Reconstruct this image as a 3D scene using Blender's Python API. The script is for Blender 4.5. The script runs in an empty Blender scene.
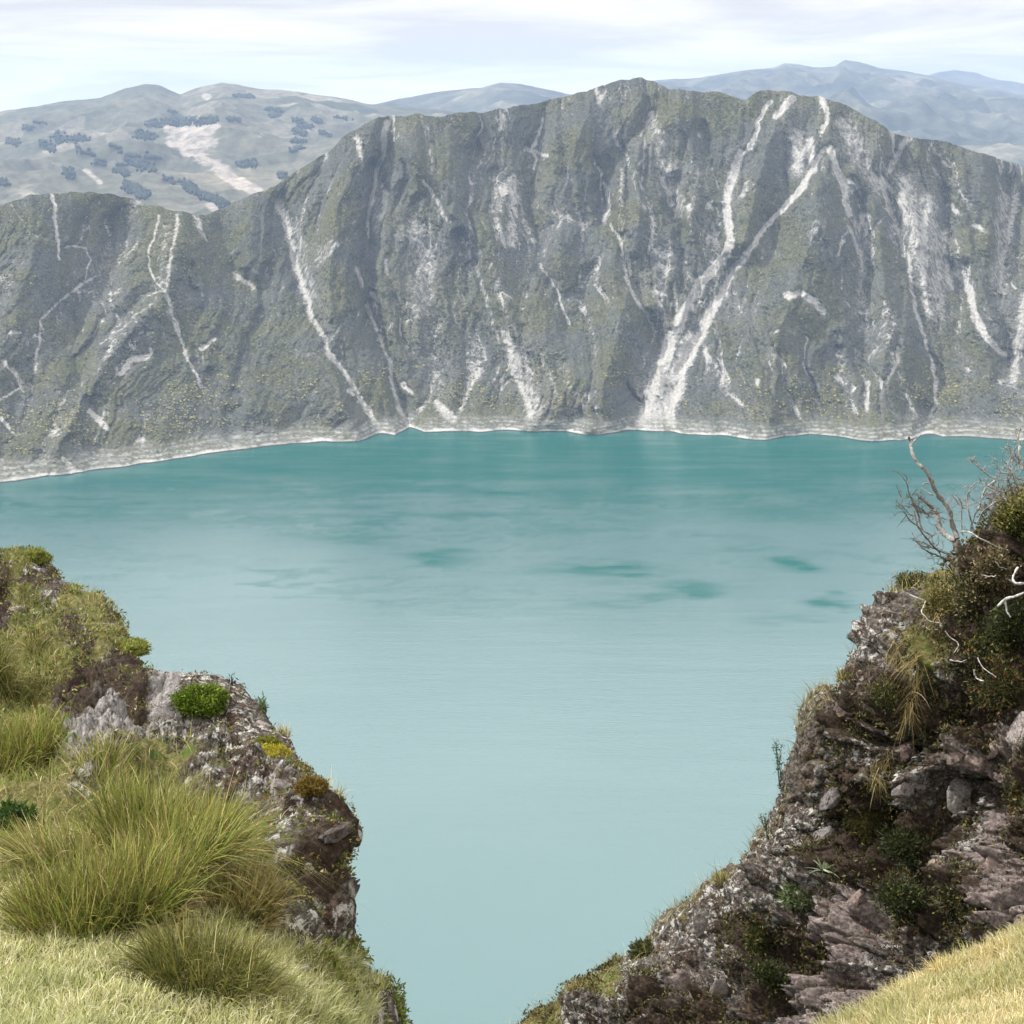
import bpy, math, random
import numpy as np

rng = np.random.default_rng(7)
random.seed(7)
scene = bpy.context.scene
COL = scene.collection
R = math.radians

# ------------------------------------------------------------------ camera
CAM_Z, F, PITCH = 372.0, 1800.0, R(13.05)
SP, CP = math.sin(PITCH), math.cos(PITCH)
cam = bpy.data.cameras.new('camera')
cam.sensor_width = 36.0
cam.lens = 36.0 * F / 1024.0
cam.clip_start, cam.clip_end = 0.1, 60000.0
cam_ob = bpy.data.objects.new('camera', cam)
COL.objects.link(cam_ob)
cam_ob.location = (0, 0, CAM_Z)
cam_ob.rotation_euler = (R(90) - PITCH, 0, 0)
scene.camera = cam_ob


def W(px, py, d):
    """world point seen at pixel px,py at forward depth d"""
    px, py, d = np.broadcast_arrays(np.asarray(px, float), np.asarray(py, float), np.asarray(d, float))
    rx, ry = (px - 512) / F, (512 - py) / F
    return np.stack([d * rx, d * (CP + ry * SP), CAM_Z + d * (-SP + ry * CP)], -1)


def project(P):
    x, y, z = P[..., 0], P[..., 1], P[..., 2] - CAM_Z
    d = y * CP - z * SP
    u = y * SP + z * CP
    return 512 + F * x / d, 512 - F * u / d, d


def qe(px, py):
    """pixel -> (X/Y, (Z-CAM_Z)/Y)"""
    rx, ry = (np.asarray(px, float) - 512) / F, (512 - np.asarray(py, float)) / F
    k = CP + ry * SP
    return rx / k, (-SP + ry * CP) / k


# ------------------------------------------------------------------ noise
_perm = np.random.default_rng(3).permutation(256).astype(np.int32)
_perm = np.concatenate([_perm, _perm, _perm])
_g = np.random.default_rng(4).normal(size=(256, 3)).astype(np.float32)
_g /= np.linalg.norm(_g, axis=1)[:, None]
_r3 = np.random.default_rng(5).random((256, 3)).astype(np.float32)


def perlin(p):
    p = np.asarray(p, np.float32)
    i = np.floor(p).astype(np.int32)
    f = p - i
    i &= 255
    u = f * f * f * (f * (f * 6 - 15) + 10)
    out = 0
    for dx in (0, 1):
        wx = u[:, 0] if dx else 1 - u[:, 0]
        a = _perm[i[:, 0] + dx]
        for dy in (0, 1):
            wy = u[:, 1] if dy else 1 - u[:, 1]
            b = _perm[a + i[:, 1] + dy]
            for dz in (0, 1):
                wz = u[:, 2] if dz else 1 - u[:, 2]
                g = _g[_perm[b + i[:, 2] + dz]]
                out = out + wx * wy * wz * (g[:, 0] * (f[:, 0] - dx) + g[:, 1] * (f[:, 1] - dy) + g[:, 2] * (f[:, 2] - dz))
    return out * 1.5


def fbm(p, octv=4, gain=0.5, lac=2.03):
    p = np.asarray(p, np.float32)
    s, a, o = 0, 1.0, 0
    for k in range(octv):
        s = s + a * perlin(p + 17.3 * k)
        a *= gain
        p = p * lac
    return s


def ridged(p, octv=4, gain=0.5, lac=2.03):
    p = np.asarray(p, np.float32)
    s, a = 0, 1.0
    for k in range(octv):
        s = s + a * (1 - 2 * np.abs(perlin(p + 11.7 * k)))
        a *= gain
        p = p * lac
    return s


def worley(p):
    """returns F1, F2 and a random value per cell"""
    p = np.asarray(p, np.float32)
    i = np.floor(p).astype(np.int32)
    f = p - i
    i &= 255
    f1 = np.full(len(p), 9.0, np.float32); f2 = f1.copy(); cid = np.zeros(len(p), np.float32)
    for dx in (-1, 0, 1):
        a = _perm[(i[:, 0] + dx) & 255]
        for dy in (-1, 0, 1):
            b = _perm[a + ((i[:, 1] + dy) & 255)]
            for dz in (-1, 0, 1):
                h = _perm[b + ((i[:, 2] + dz) & 255)]
                r = _r3[h]
                d = np.sqrt((r[:, 0] + dx - f[:, 0]) ** 2 + (r[:, 1] + dy - f[:, 1]) ** 2 + (r[:, 2] + dz - f[:, 2]) ** 2)
                m = d < f1
                f2 = np.where(m, f1, np.minimum(f2, d))
                cid = np.where(m, h / 255.0, cid)
                f1 = np.where(m, d, f1)
    return f1, f2, cid


def sstep(a, b, x):
    t = np.clip((x - a) / (b - a), 0, 1)
    return t * t * (3 - 2 * t)


def tps(ctrl):
    """thin plate spline through (x, y, value) rows; returns a function"""
    c = np.array(ctrl, float)
    xy, v = c[:, :2] / 500.0, c[:, 2]
    n = len(c)
    r2 = ((xy[:, None] - xy[None]) ** 2).sum(-1)
    K = 0.5 * r2 * np.log(r2 + 1e-12) + np.eye(n) * 1e-3
    Pm = np.c_[np.ones(n), xy]
    A = np.zeros((n + 3, n + 3)); A[:n, :n] = K; A[:n, n:] = Pm; A[n:, :n] = Pm.T
    w = np.linalg.solve(A, np.r_[v, 0, 0, 0])

    def f(x, y):
        sh = np.shape(x)
        x = np.ravel(x) / 500.0; y = np.ravel(y) / 500.0
        out = w[n] + w[n + 1] * x + w[n + 2] * y
        for k in range(n):
            r = (x - xy[k, 0]) ** 2 + (y - xy[k, 1]) ** 2
            out = out + w[k] * 0.5 * r * np.log(r + 1e-12)
        return out.reshape(sh)
    return f


def poly_dist(X, Y, pts):
    """distance from points to a polyline, and 0..1 position along it"""
    pts = np.array(pts, float)
    best = np.full(X.shape, 1e9); tt = np.zeros(X.shape)
    seg = np.hypot(*(pts[1:] - pts[:-1]).T)
    tot = seg.sum() + 1e-9; acc = 0
    for (a, b, L) in zip(pts[:-1], pts[1:], seg):
        d = b - a
        t = np.clip(((X - a[0]) * d[0] + (Y - a[1]) * d[1]) / (L * L + 1e-9), 0, 1)
        r = np.hypot(X - a[0] - t * d[0], Y - a[1] - t * d[1])
        m = r < best
        best = np.where(m, r, best)
        tt = np.where(m, (acc + t * L) / tot, tt)
        acc += L
    return best, tt


# ------------------------------------------------------------------ meshes
def build(name, V, Q=None, T=None, mat=None, parent=None, attrs=None, smooth=True):
    V = np.asarray(V, np.float32).reshape(-1, 3)
    me = bpy.data.meshes.new(name)
    nq = 0 if Q is None else len(Q); nt = 0 if T is None else len(T)
    me.vertices.add(len(V)); me.vertices.foreach_set('co', V.ravel())
    me.loops.add(nq * 4 + nt * 3); me.polygons.add(nq + nt)
    li = []
    if nq: li.append(np.asarray(Q, np.int32).ravel())
    if nt: li.append(np.asarray(T, np.int32).ravel())
    me.loops.foreach_set('vertex_index', np.concatenate(li))
    st = np.concatenate([np.arange(nq) * 4, nq * 4 + np.arange(nt) * 3]).astype(np.int32)
    me.polygons.foreach_set('loop_start', st)
    me.polygons.foreach_set('use_smooth', np.full(nq + nt, smooth))
    me.update(calc_edges=True)
    for k, a in (attrs or {}).items():
        a = np.asarray(a, np.float32)
        if a.ndim == 1:
            at = me.attributes.new(k, 'FLOAT', 'POINT'); at.data.foreach_set('value', a)
        else:
            if a.shape[1] == 3: a = np.c_[a, np.ones(len(a), np.float32)]
            at = me.attributes.new(k, 'FLOAT_COLOR', 'POINT'); at.data.foreach_set('color', a.astype(np.float32).ravel())
    me.validate()
    if mat: me.materials.append(mat)
    o = bpy.data.objects.new(name, me)
    COL.objects.link(o)
    if parent: o.parent = parent
    return o


def grid_quads(nr, nc):
    a = (np.arange(nr - 1)[:, None] * nc + np.arange(nc - 1)[None]).ravel()
    return np.stack([a, a + 1, a + nc + 1, a + nc], 1)


def grid_normals(P):
    du = np.gradient(P, axis=1); dv = np.gradient(P, axis=0)
    n = np.cross(du, dv)
    n /= np.linalg.norm(n, axis=-1, keepdims=True) + 1e-12
    return n


def tag(o, label, cat=None, group=None, kind=None):
    if label: o['label'] = label
    if cat: o['category'] = cat
    if group: o['group'] = group
    if kind: o['kind'] = kind
    return o


def empty(name, loc, label, cat, group=None):
    o = bpy.data.objects.new(name, None)
    COL.objects.link(o); o.location = loc; o.empty_display_size = 0.1
    return tag(o, label, cat, group)


class Bag:
    """collects verts / quads / colours for one mesh"""
    def __init__(s): s.V, s.Q, s.T, s.C, s.n = [], [], [], [], 0
    def add(s, V, Q=None, T=None, C=None):
        V = np.asarray(V, np.float32).reshape(-1, 3)
        s.V.append(V)
        if Q is not None: s.Q.append(np.asarray(Q) + s.n)
        if T is not None: s.T.append(np.asarray(T) + s.n)
        s.C.append(np.broadcast_to(np.asarray(C if C is not None else (1, 1, 1), np.float32), (len(V), 3)))
        s.n += len(V)
    def make(s, name, mat, parent=None, origin=(0, 0, 0), smooth=True):
        V = np.concatenate(s.V) - np.asarray(origin, np.float32)
        o = build(name, V, np.concatenate(s.Q) if s.Q else None, np.concatenate(s.T) if s.T else None, mat,
                  parent, {'tint': np.concatenate(s.C)}, smooth)
        if parent is None: o.location = origin
        return o


# ------------------------------------------------------------------ materials
class NT:
    def __init__(s, name):
        s.m = bpy.data.materials.new(name); s.m.use_nodes = True
        s.t = s.m.node_tree; s.t.nodes.clear()
        s.out = s.n('ShaderNodeOutputMaterial')
    def n(s, typ, **kw):
        nd = s.t.nodes.new(typ)
        for k, v in kw.items(): setattr(nd, k, v)
        return nd
    def l(s, a, b): s.t.links.new(a, b)
    def put(s, sock, v):
        if hasattr(v, 'is_linked') or hasattr(v, 'links'): s.l(v, sock)
        else: sock.default_value = v
    def attr(s, name, color=False):
        a = s.n('ShaderNodeAttribute', attribute_name=name)
        return a.outputs['Color'] if color else a.outputs['Fac']
    def pos(s):
        return s.n('ShaderNodeNewGeometry').outputs['Position']
    def objco(s):
        return s.n('ShaderNodeTexCoord').outputs['Object']
    def mapping(s, v, scale=(1, 1, 1), rot=(0, 0, 0)):
        m = s.n('ShaderNodeMapping'); s.l(v, m.inputs['Vector'])
        m.inputs['Scale'].default_value = scale; m.inputs['Rotation'].default_value = rot
        return m.outputs[0]
    def noise(s, v, scale, detail=4, rough=0.55, dist=0.0):
        x = s.n('ShaderNodeTexNoise'); s.l(v, x.inputs['Vector'])
        x.inputs['Scale'].default_value = scale; x.inputs['Detail'].default_value = detail
        x.inputs['Roughness'].default_value = rough; x.inputs['Distortion'].default_value = dist
        return x.outputs['Fac']
    def voro(s, v, scale, feature='F1', out='Distance'):
        x = s.n('ShaderNodeTexVoronoi', feature=feature); s.l(v, x.inputs['Vector'])
        x.inputs['Scale'].default_value = scale
        return x.outputs[out]
    def ramp(s, f, stops):
        r = s.n('ShaderNodeValToRGB'); s.l(f, r.inputs[0])
        e = r.color_ramp.elements
        while len(e) < len(stops): e.new(0.5)
        for el, (p, c) in zip(e, stops):
            el.position = p
            el.color = (c, c, c, 1) if np.isscalar(c) else (*c, 1)
        return r.outputs[0]
    def mix(s, f, a, b, mode='MIX'):
        m = s.n('ShaderNodeMix', data_type='RGBA', blend_type=mode)
        s.put(m.inputs[0], f)
        for sock, v in ((m.inputs[6], a), (m.inputs[7], b)):
            if isinstance(v, tuple): v = (*v, 1)
            s.put(sock, v)
        return m.outputs[2]
    def math(s, op, a, b=0.0, c=None, clamp=False):
        m = s.n('ShaderNodeMath', operation=op, use_clamp=clamp)
        s.put(m.inputs[0], a); s.put(m.inputs[1], b)
        if c is not None: s.put(m.inputs[2], c)
        return m.outputs[0]
    def maprange(s, v, a, b, c=0.0, d=1.0):
        m = s.n('ShaderNodeMapRange', interpolation_type='SMOOTHSTEP'); s.l(v, m.inputs[0])
        for k, x in zip((1, 2, 3, 4), (a, b, c, d)): m.inputs[k].default_value = x
        return m.outputs[0]
    def bump(s, h, strength=0.5, dist=0.02, normal=None):
        b = s.n('ShaderNodeBump'); s.l(h, b.inputs['Height'])
        b.inputs['Strength'].default_value = strength; b.inputs['Distance'].default_value = dist
        if normal is not None: s.l(normal, b.inputs['Normal'])
        return b.outputs[0]
    def bsdf(s, color, rough=0.9, spec=0.2, normal=None, **kw):
        b = s.n('ShaderNodeBsdfPrincipled')
        if isinstance(color, tuple): color = (*color, 1)
        s.put(b.inputs['Base Color'], color); s.put(b.inputs['Roughness'], rough)
        s.put(b.inputs['Specular IOR Level'], spec)
        if normal is not None: s.l(normal, b.inputs['Normal'])
        for k, v in kw.items(): s.put(b.inputs[k], v)
        s.l(b.outputs[0], s.out.inputs['Surface'])
        return b


def mat_blades(name='grass_blades', trans=0.22, rough=0.6):
    """thin leaves and blades: tinted diffuse plus a little light passing through"""
    t = NT(name)
    c = t.attr('tint', True)
    d = t.n('ShaderNodeBsdfPrincipled'); t.l(c, d.inputs['Base Color'])
    d.inputs['Roughness'].default_value = rough; d.inputs['Specular IOR Level'].default_value = 0.2
    tr = t.n('ShaderNodeBsdfTranslucent'); t.l(c, tr.inputs['Color'])
    m = t.n('ShaderNodeMixShader'); m.inputs[0].default_value = trans
    t.l(d.outputs[0], m.inputs[1]); t.l(tr.outputs[0], m.inputs[2])
    t.l(m.outputs[0], t.out.inputs['Surface'])
    return t.m


def mat_tint(name, rough=0.9, scale=40.0, amount=0.35):
    t = NT(name)
    c = t.attr('tint', True)
    n = t.noise(t.objco(), scale, 5, 0.6)
    c2 = t.mix(1.0, c, t.ramp(n, [(0.3, 1 - amount), (0.7, 1 + amount * 0.6)]), 'MULTIPLY')
    t.bsdf(c2, rough, 0.15, t.bump(n, 0.6, 0.01))
    return t.m


M_BLADE = mat_blades()
M_LEAF = mat_blades('leaf_cover', 0.25, 0.55)
M_BARK = mat_tint('weathered_bark', 0.85, 45, 0.75)


def mat_crater():
    t = NT('crater_slope')
    p = t.pos()
    st = t.mapping(p, (1, 1, 0.28))
    big = t.noise(p, 0.012, 5, 0.6)
    mid = t.noise(p, 0.05, 6, 0.65)
    fine = t.noise(p, 0.33, 5, 0.7)
    tiny = t.noise(p, 0.9, 3, 0.7)
    streak = t.noise(st, 0.07, 6, 0.68, 0.4)
    veg = t.ramp(fine, [(0.30, (0.030, 0.036, 0.025)), (0.46, (0.060, 0.066, 0.038)), (0.60, (0.122, 0.117, 0.056)), (0.78, (0.205, 0.185, 0.09))])
    veg2 = t.ramp(fine, [(0.30, (0.036, 0.041, 0.040)), (0.5, (0.070, 0.076, 0.066)), (0.75, (0.15, 0.15, 0.132))])
    veg = t.mix(t.maprange(big, 0.39, 0.60), veg2, veg)
    rockc = t.ramp(fine, [(0.25, (0.05, 0.05, 0.052)), (0.5, (0.15, 0.15, 0.148)), (0.75, (0.28, 0.276, 0.266))])
    rockm = t.math('MULTIPLY', t.maprange(streak, 0.53, 0.71), t.maprange(mid, 0.38, 0.6), clamp=True)
    rockm = t.math('MAXIMUM', rockm, t.math('MAXIMUM', t.attr('rock'), t.math('MULTIPLY', t.attr('flow'), 0.6)), clamp=True)
    rockm = t.math('MULTIPLY', rockm, t.maprange(fine, 0.30, 0.5), clamp=True)
    c = t.mix(rockm, veg, rockc)
    fl = t.math('MULTIPLY', t.attr('flow'), t.maprange(t.noise(st, 0.03, 5, 0.7), 0.36, 0.62, 0.1, 1.5))
    sc = t.math('MAXIMUM', t.attr('scree'), t.math('MULTIPLY', fl, 0.50))
    edge = t.math('ADD', sc, t.math('MULTIPLY', t.math('SUBTRACT', t.noise(st, 0.16, 6, 0.78), 0.5), 1.5))
    screem = t.maprange(edge, 0.26, 0.60)
    screem = t.math('MULTIPLY', screem, t.maprange(sc, 0.02, 0.2))
    screec = t.ramp(t.noise(st, 0.3, 5, 0.7), [(0.25, (0.20, 0.197, 0.188)), (0.5, (0.36, 0.352, 0.335)), (0.75, (0.56, 0.55, 0.52))])
    c = t.mix(screem, c, screec)
    # old high-water bands above the lake
    sep = t.n('ShaderNodeSeparateXYZ'); t.l(p, sep.inputs[0])
    z = sep.outputs[2]
    zz = t.math('ADD', z, t.math('MULTIPLY', t.math('SUBTRACT', mid, 0.5), 14))
    band = t.maprange(zz, 7, 17, 1, 0)
    lines = t.n('ShaderNodeTexWave', wave_type='BANDS', bands_direction='Z')
    t.l(p, lines.inputs[0]); lines.inputs['Scale'].default_value = 0.095; lines.inputs['Distortion'].default_value = 0.6
    lines.inputs['Detail'].default_value = 2
    bandc = t.mix(t.maprange(t.noise(p, 0.16, 5, 0.7), 0.38, 0.62), t.ramp(lines.outputs[1], [(0.2, (0.21, 0.212, 0.205)), (0.7, (0.40, 0.40, 0.39))]), (0.12, 0.125, 0.085))
    c = t.mix(t.math('MULTIPLY', band, t.maprange(mid, 0.3, 0.6, 0.25, 0.85)), c, bandc)
    beach = t.math('MULTIPLY', t.maprange(zz, 0.5, 3.6, 1, 0), t.maprange(t.noise(p, 0.02, 4, 0.6), 0.38, 0.56, 0.15, 1))
    c = t.mix(t.math('MULTIPLY', beach, t.maprange(mid, 0.25, 0.4, 0.55, 1)), c, (0.50, 0.49, 0.47))
    c = t.mix(t.maprange(z, 0.5, 1.3, 1, 0), c, (0.05, 0.055, 0.05))
    c = t.mix(1.0, c, t.ramp(tiny, [(0.3, 0.78), (0.7, 1.16)]), 'MULTIPLY')
    t.bsdf(c, 0.95, 0.05, t.bump(t.noise(t.mapping(p, (1, .5, .5)), 0.4, 5, 0.7), 0.9, 2.2))
    return t.m


def mat_farmland():
    t = NT('farmland')
    p = t.pos()
    c = t.ramp(t.noise(p, 0.0022, 6, 0.6), [(0.3, (0.05, 0.056, 0.038)), (0.5, (0.105, 0.104, 0.074)), (0.72, (0.21, 0.19, 0.14))])
    vo = t.n('ShaderNodeTexVoronoi'); t.l(t.mapping(p, (1, 0.6, 1.6)), vo.inputs['Vector']); vo.inputs['Scale'].default_value = 0.007
    sepc = t.n('ShaderNodeSeparateColor'); t.l(vo.outputs['Color'], sepc.inputs[0])
    fields = t.ramp(sepc.outputs[0], [(0.0, (0.045, 0.055, 0.034)), (0.35, (0.095, 0.096, 0.066)), (0.65, (0.14, 0.13, 0.095)), (1.0, (0.27, 0.245, 0.195))])
    c = t.mix(t.maprange(t.noise(p, 0.001, 3), 0.42, 0.6, 0.1, 0.65), c, fields)
    pale = t.attr('pale')
    e = t.math('ADD', pale, t.math('MULTIPLY', t.math('SUBTRACT', t.noise(p, 0.009, 6, 0.75), 0.5), 1.7))
    c = t.mix(t.math('MULTIPLY', t.maprange(e, 0.35, 0.65), 0.85), c, (0.33, 0.295, 0.26))
    c = t.mix(1.0, c, t.ramp(t.noise(p, 0.028, 7, 0.72), [(0.33, 0.5), (0.5, 0.95), (0.68, 1.45)]), 'MULTIPLY')
    t.bsdf(c, 0.95, 0.05)
    return t.m


def mat_mountain():
    t = NT('far_moor')
    p = t.pos()
    c = t.ramp(t.noise(p, 0.0022, 8, 0.66), [(0.34, (0.025, 0.032, 0.024)), (0.5, (0.075, 0.080, 0.058)), (0.66, (0.19, 0.175, 0.125))])
    c = t.mix(1.0, c, t.ramp(t.noise(p, 0.014, 7, 0.72), [(0.33, 0.45), (0.5, 0.95), (0.68, 1.5)]), 'MULTIPLY')
    t.bsdf(c, 0.95, 0.05)
    return t.m


def mat_lake():
    t = NT('lake_water')
    p = t.pos()
    rp = t.attr('ripple_dim')
    st = t.mapping(p, (0.35, 1.0, 1))
    big = t.noise(t.mapping(p, (0.30, 1, 1), (0, 0, R(-8))), 0.006, 5, 0.6, 0.8)
    wave = t.noise(st, 0.45, 4, 0.65)
    wave2 = t.noise(t.mapping(p, (0.2, 1.0, 1)), 0.05, 5, 0.6)
    body = t.mix(t.maprange(big, 0.35, 0.68), (0.040, 0.112, 0.116), (0.050, 0.124, 0.128))
    rm = t.math('MULTIPLY', rp, t.maprange(wave2, 0.25, 0.6, 0.75, 1.1), clamp=True)
    body = t.mix(rm, body, (0.0002, 0.074, 0.064))  # darker body colour stands in for weaker sky reflection
    rough = 0.2
    spec = t.math('SUBTRACT', 1.0, t.math('MULTIPLY', rm, 0.85))
    h = t.math('ADD', t.math('MULTIPLY', wave, 1.0), t.math('MULTIPLY', wave2, 2.0))
    b = t.bsdf(body, rough, spec, t.bump(h, 0.35, 0.35))
    t.l(t.math('SUBTRACT', 1.5, t.math('MULTIPLY', rm, 0.32)), b.inputs['IOR'])
    return t.m


def mat_ground(name='outcrop_ground', pink=False):
    """rock / turf / soil by three painted weights, broken up by noise"""
    t = NT(name)
    p = t.pos()
    n1 = t.noise(p, 1.6, 6, 0.62); n2 = t.noise(p, 9, 6, 0.68); n3 = t.noise(p, 30, 6, 0.78)
    wk = t.math('MULTIPLY', t.math('SUBTRACT', n2, 0.5), 1.4)
    rock = t.ramp(n3, [(0.32, (0.014, 0.011, 0.009)), (0.46, (0.060, 0.051, 0.045)), (0.58, (0.145, 0.130, 0.117)), (0.72, (0.40, 0.38, 0.355))])
    rock = t.mix(t.maprange(t.noise(p, 5, 4), 0.45, 0.62), rock, t.mix(1.0, rock, (0.74, 0.60, 0.52), 'MULTIPLY'))
    lich = t.math('MULTIPLY', t.maprange(n1, 0.40, 0.54), t.maprange(t.noise(p, 16, 6, .75), 0.52, 0.58), clamp=True)
    rock = t.mix(t.math('MULTIPLY', lich, 0.85), rock, t.ramp(n3, [(0.3, (0.36, 0.36, 0.34)), (0.7, (0.66, 0.66, 0.63))]))
    ycell = t.math('MULTIPLY', t.maprange(t.noise(p, 7, 4, 0.6), 0.62, 0.68), 0.6)
    rock = t.mix(ycell, rock, (0.16, 0.13, 0.03))
    crack = t.voro(t.mapping(p, (1, 1, 0.7)), 5.5, 'DISTANCE_TO_EDGE')
    rock = t.mix(t.maprange(crack, 0.0, 0.05, 0.75, 0), rock, (0.02, 0.016, 0.014))
    pale = t.ramp(n3, [(0.30, (0.05, 0.042, 0.038)), (0.44, (0.18, 0.168, 0.162)), (0.6, (0.33, 0.315, 0.308)), (0.75, (0.50, 0.49, 0.48))])
    pinkc = t.ramp(n3, [(0.30, (0.045, 0.032, 0.030)), (0.48, (0.165, 0.135, 0.128)), (0.60, (0.29, 0.245, 0.232)), (0.74, (0.46, 0.41, 0.395))])
    soil = t.ramp(n3, [(0.3, (0.012, 0.009, 0.007)), (0.5, (0.045, 0.032, 0.024)), (0.75, (0.12, 0.095, 0.075))])
    turf = t.ramp(n3, [(0.28, (0.03, 0.028, 0.01)), (0.5, (0.12, 0.11, 0.04)), (0.72, (0.28, 0.245, 0.12))])
    turf = t.mix(t.maprange(n2, 0.52, 0.66), turf, (0.07, 0.115, 0.025))

    def w(a, k=1.0, lo=0.35, hi=0.65):
        return t.maprange(t.math('ADD', t.attr(a), t.math('MULTIPLY', wk, k)), lo, hi)
    c = rock
    c = t.mix(w('pale', 1.9, .38, .62), c, pinkc if pink else pale)
    c = t.mix(w('soil'), c, soil)
    c = t.mix(w('turf'), c, turf)
    h = t.math('ADD', n3, t.math('MULTIPLY', n2, 1.5))
    t.bsdf(c, 0.95, 0.1, t.bump(h, 0.8, 0.03))
    return t.m


def mat_turf_bank():
    t = NT('dry_turf')
    p = t.pos()
    n1 = t.noise(p, 3, 5, 0.6); n3 = t.noise(p, 45, 5, 0.7)
    c = t.ramp(n3, [(0.3, (0.12, 0.10, 0.04)), (0.5, (0.34, 0.29, 0.13)), (0.72, (0.55, 0.48, 0.27))])
    c = t.mix(t.maprange(n1, 0.5, 0.65, 0, 0.7), c, (0.16, 0.19, 0.06))
    t.bsdf(c, 0.95, 0.1, t.bump(n3, 0.8, 0.02))
    return t.m


def mat_rock(name, tone=(1, 1, 1)):
    t = NT(name)
    p = t.objco()
    n2 = t.noise(p, 14, 5, 0.65); n3 = t.noise(p, 60, 5, 0.7)
    c = t.ramp(n3, [(0.28, (0.06, 0.052, 0.05)), (0.5, (0.20, 0.183, 0.177)), (0.75, (0.38, 0.365, 0.355))])
    c = t.mix(t.maprange(n2, 0.54, 0.64), c, (0.08, 0.07, 0.05))
    c = t.mix(1.0, c, tone, 'MULTIPLY')
    t.bsdf(c, 0.95, 0.1, t.bump(n3, 0.8, 0.02))
    return t.m


# ------------------------------------------------------------------ light and sky
SUN_TO = np.array((-0.69, 0.14, 0.70)); SUN_TO /= np.linalg.norm(SUN_TO)
sun = bpy.data.lights.new('sun', 'SUN'); sun.energy = 4.3; sun.angle = R(0.9); sun.color = (1.0, 0.965, 0.91)
so = bpy.data.objects.new('sun', sun); COL.objects.link(so)
from mathutils import Vector
so.rotation_euler = Vector(SUN_TO).to_track_quat('Z', 'Y').to_euler()
so.location = (0, 0, 900)
wd = bpy.data.worlds.new('World'); scene.world = wd; wd.use_nodes = True
nt = wd.node_tree; nt.nodes.clear()
def wn(typ, **kw):
    n = nt.nodes.new(typ)
    for k, v in kw.items(): setattr(n, k, v)
    return n
sky = wn('ShaderNodeTexSky', sky_type='NISHITA', sun_disc=False)
sky.sun_elevation = math.asin(SUN_TO[2]); sky.sun_rotation = math.atan2(SUN_TO[0], SUN_TO[1]); sky.altitude = 3800
tc = wn('ShaderNodeTexCoord')
sx = wn('ShaderNodeSeparateXYZ'); nt.links.new(tc.outputs['Generated'], sx.inputs[0])
def wm(op, a, b):
    m = wn('ShaderNodeMath', operation=op)
    for s, v in zip(m.inputs, (a, b)):
        if isinstance(v, (int, float)): s.default_value = v
        else: nt.links.new(v, s)
    return m.outputs[0]
zc = wm('MAXIMUM', sx.outputs[2], 0.0)
den = wm('ADD', zc, 0.085)
cx = wn('ShaderNodeCombineXYZ')
nt.links.new(wm('DIVIDE', sx.outputs[0], den), cx.inputs[0]); nt.links.new(wm('DIVIDE', sx.outputs[1], den), cx.inputs[1])
cn = wn('ShaderNodeTexNoise'); nt.links.new(cx.outputs[0], cn.inputs['Vector'])
cn.inputs['Scale'].default_value = 0.62; cn.inputs['Detail'].default_value = 8; cn.inputs['Roughness'].default_value = 0.58; cn.inputs['Distortion'].default_value = 0.6
cr = wn('ShaderNodeValToRGB'); nt.links.new(cn.outputs['Fac'], cr.inputs[0])
e = cr.color_ramp.elements
e[0].position = 0.40; e[0].color = (5.9, 5.7, 5.5, 1); e[1].position = 0.60; e[1].color = (8.5, 8.05, 7.5, 1)
ev = wn('ShaderNodeMapRange'); nt.links.new(zc, ev.inputs[0])
for k, v in zip((1, 2, 3, 4), (0.12, 0.48, 1.0, 2.15)): ev.inputs[k].default_value = v
cm = wn('ShaderNodeMix', data_type='RGBA', blend_type='MULTIPLY'); cm.inputs[0].default_value = 1
low = wm('MULTIPLY', wm('POWER', 2.718, wm('MULTIPLY', zc, -42.0)), 0.7)
nt.links.new(cr.outputs[0], cm.inputs[6]); nt.links.new(wm('ADD', ev.outputs[0], low), cm.inputs[7])
cover = wn('ShaderNodeMapRange'); nt.links.new(cn.outputs['Fac'], cover.inputs[0])
for k, v in zip((1, 2, 3, 4), (0.25, 0.45, 0.95, 1.0)): cover.inputs[k].default_value = v
mx = wn('ShaderNodeMix', data_type='RGBA')
nt.links.new(cover.outputs[0], mx.inputs[0]); nt.links.new(sky.outputs[0], mx.inputs[6]); nt.links.new(cm.outputs[2], mx.inputs[7])
bg = wn('ShaderNodeBackground'); bg.inputs[1].default_value = 0.096
nt.links.new(mx.outputs[2], bg.inputs[0])
wo = wn('ShaderNodeOutputWorld'); nt.links.new(bg.outputs[0], wo.inputs[0])
scene.view_settings.view_transform = 'Standard'; scene.view_settings.look = 'None'
scene.view_settings.exposure = 0.54; scene.view_settings.gamma = 1.0
cy = scene.cycles
cy.use_denoising = True
cy.max_bounces = 6; cy.diffuse_bounces = 3; cy.glossy_bounces = 2; cy.transmission_bounces = 3; cy.volume_bounces = 0
cy.caustics_reflective = False; cy.caustics_refractive = False


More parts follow.
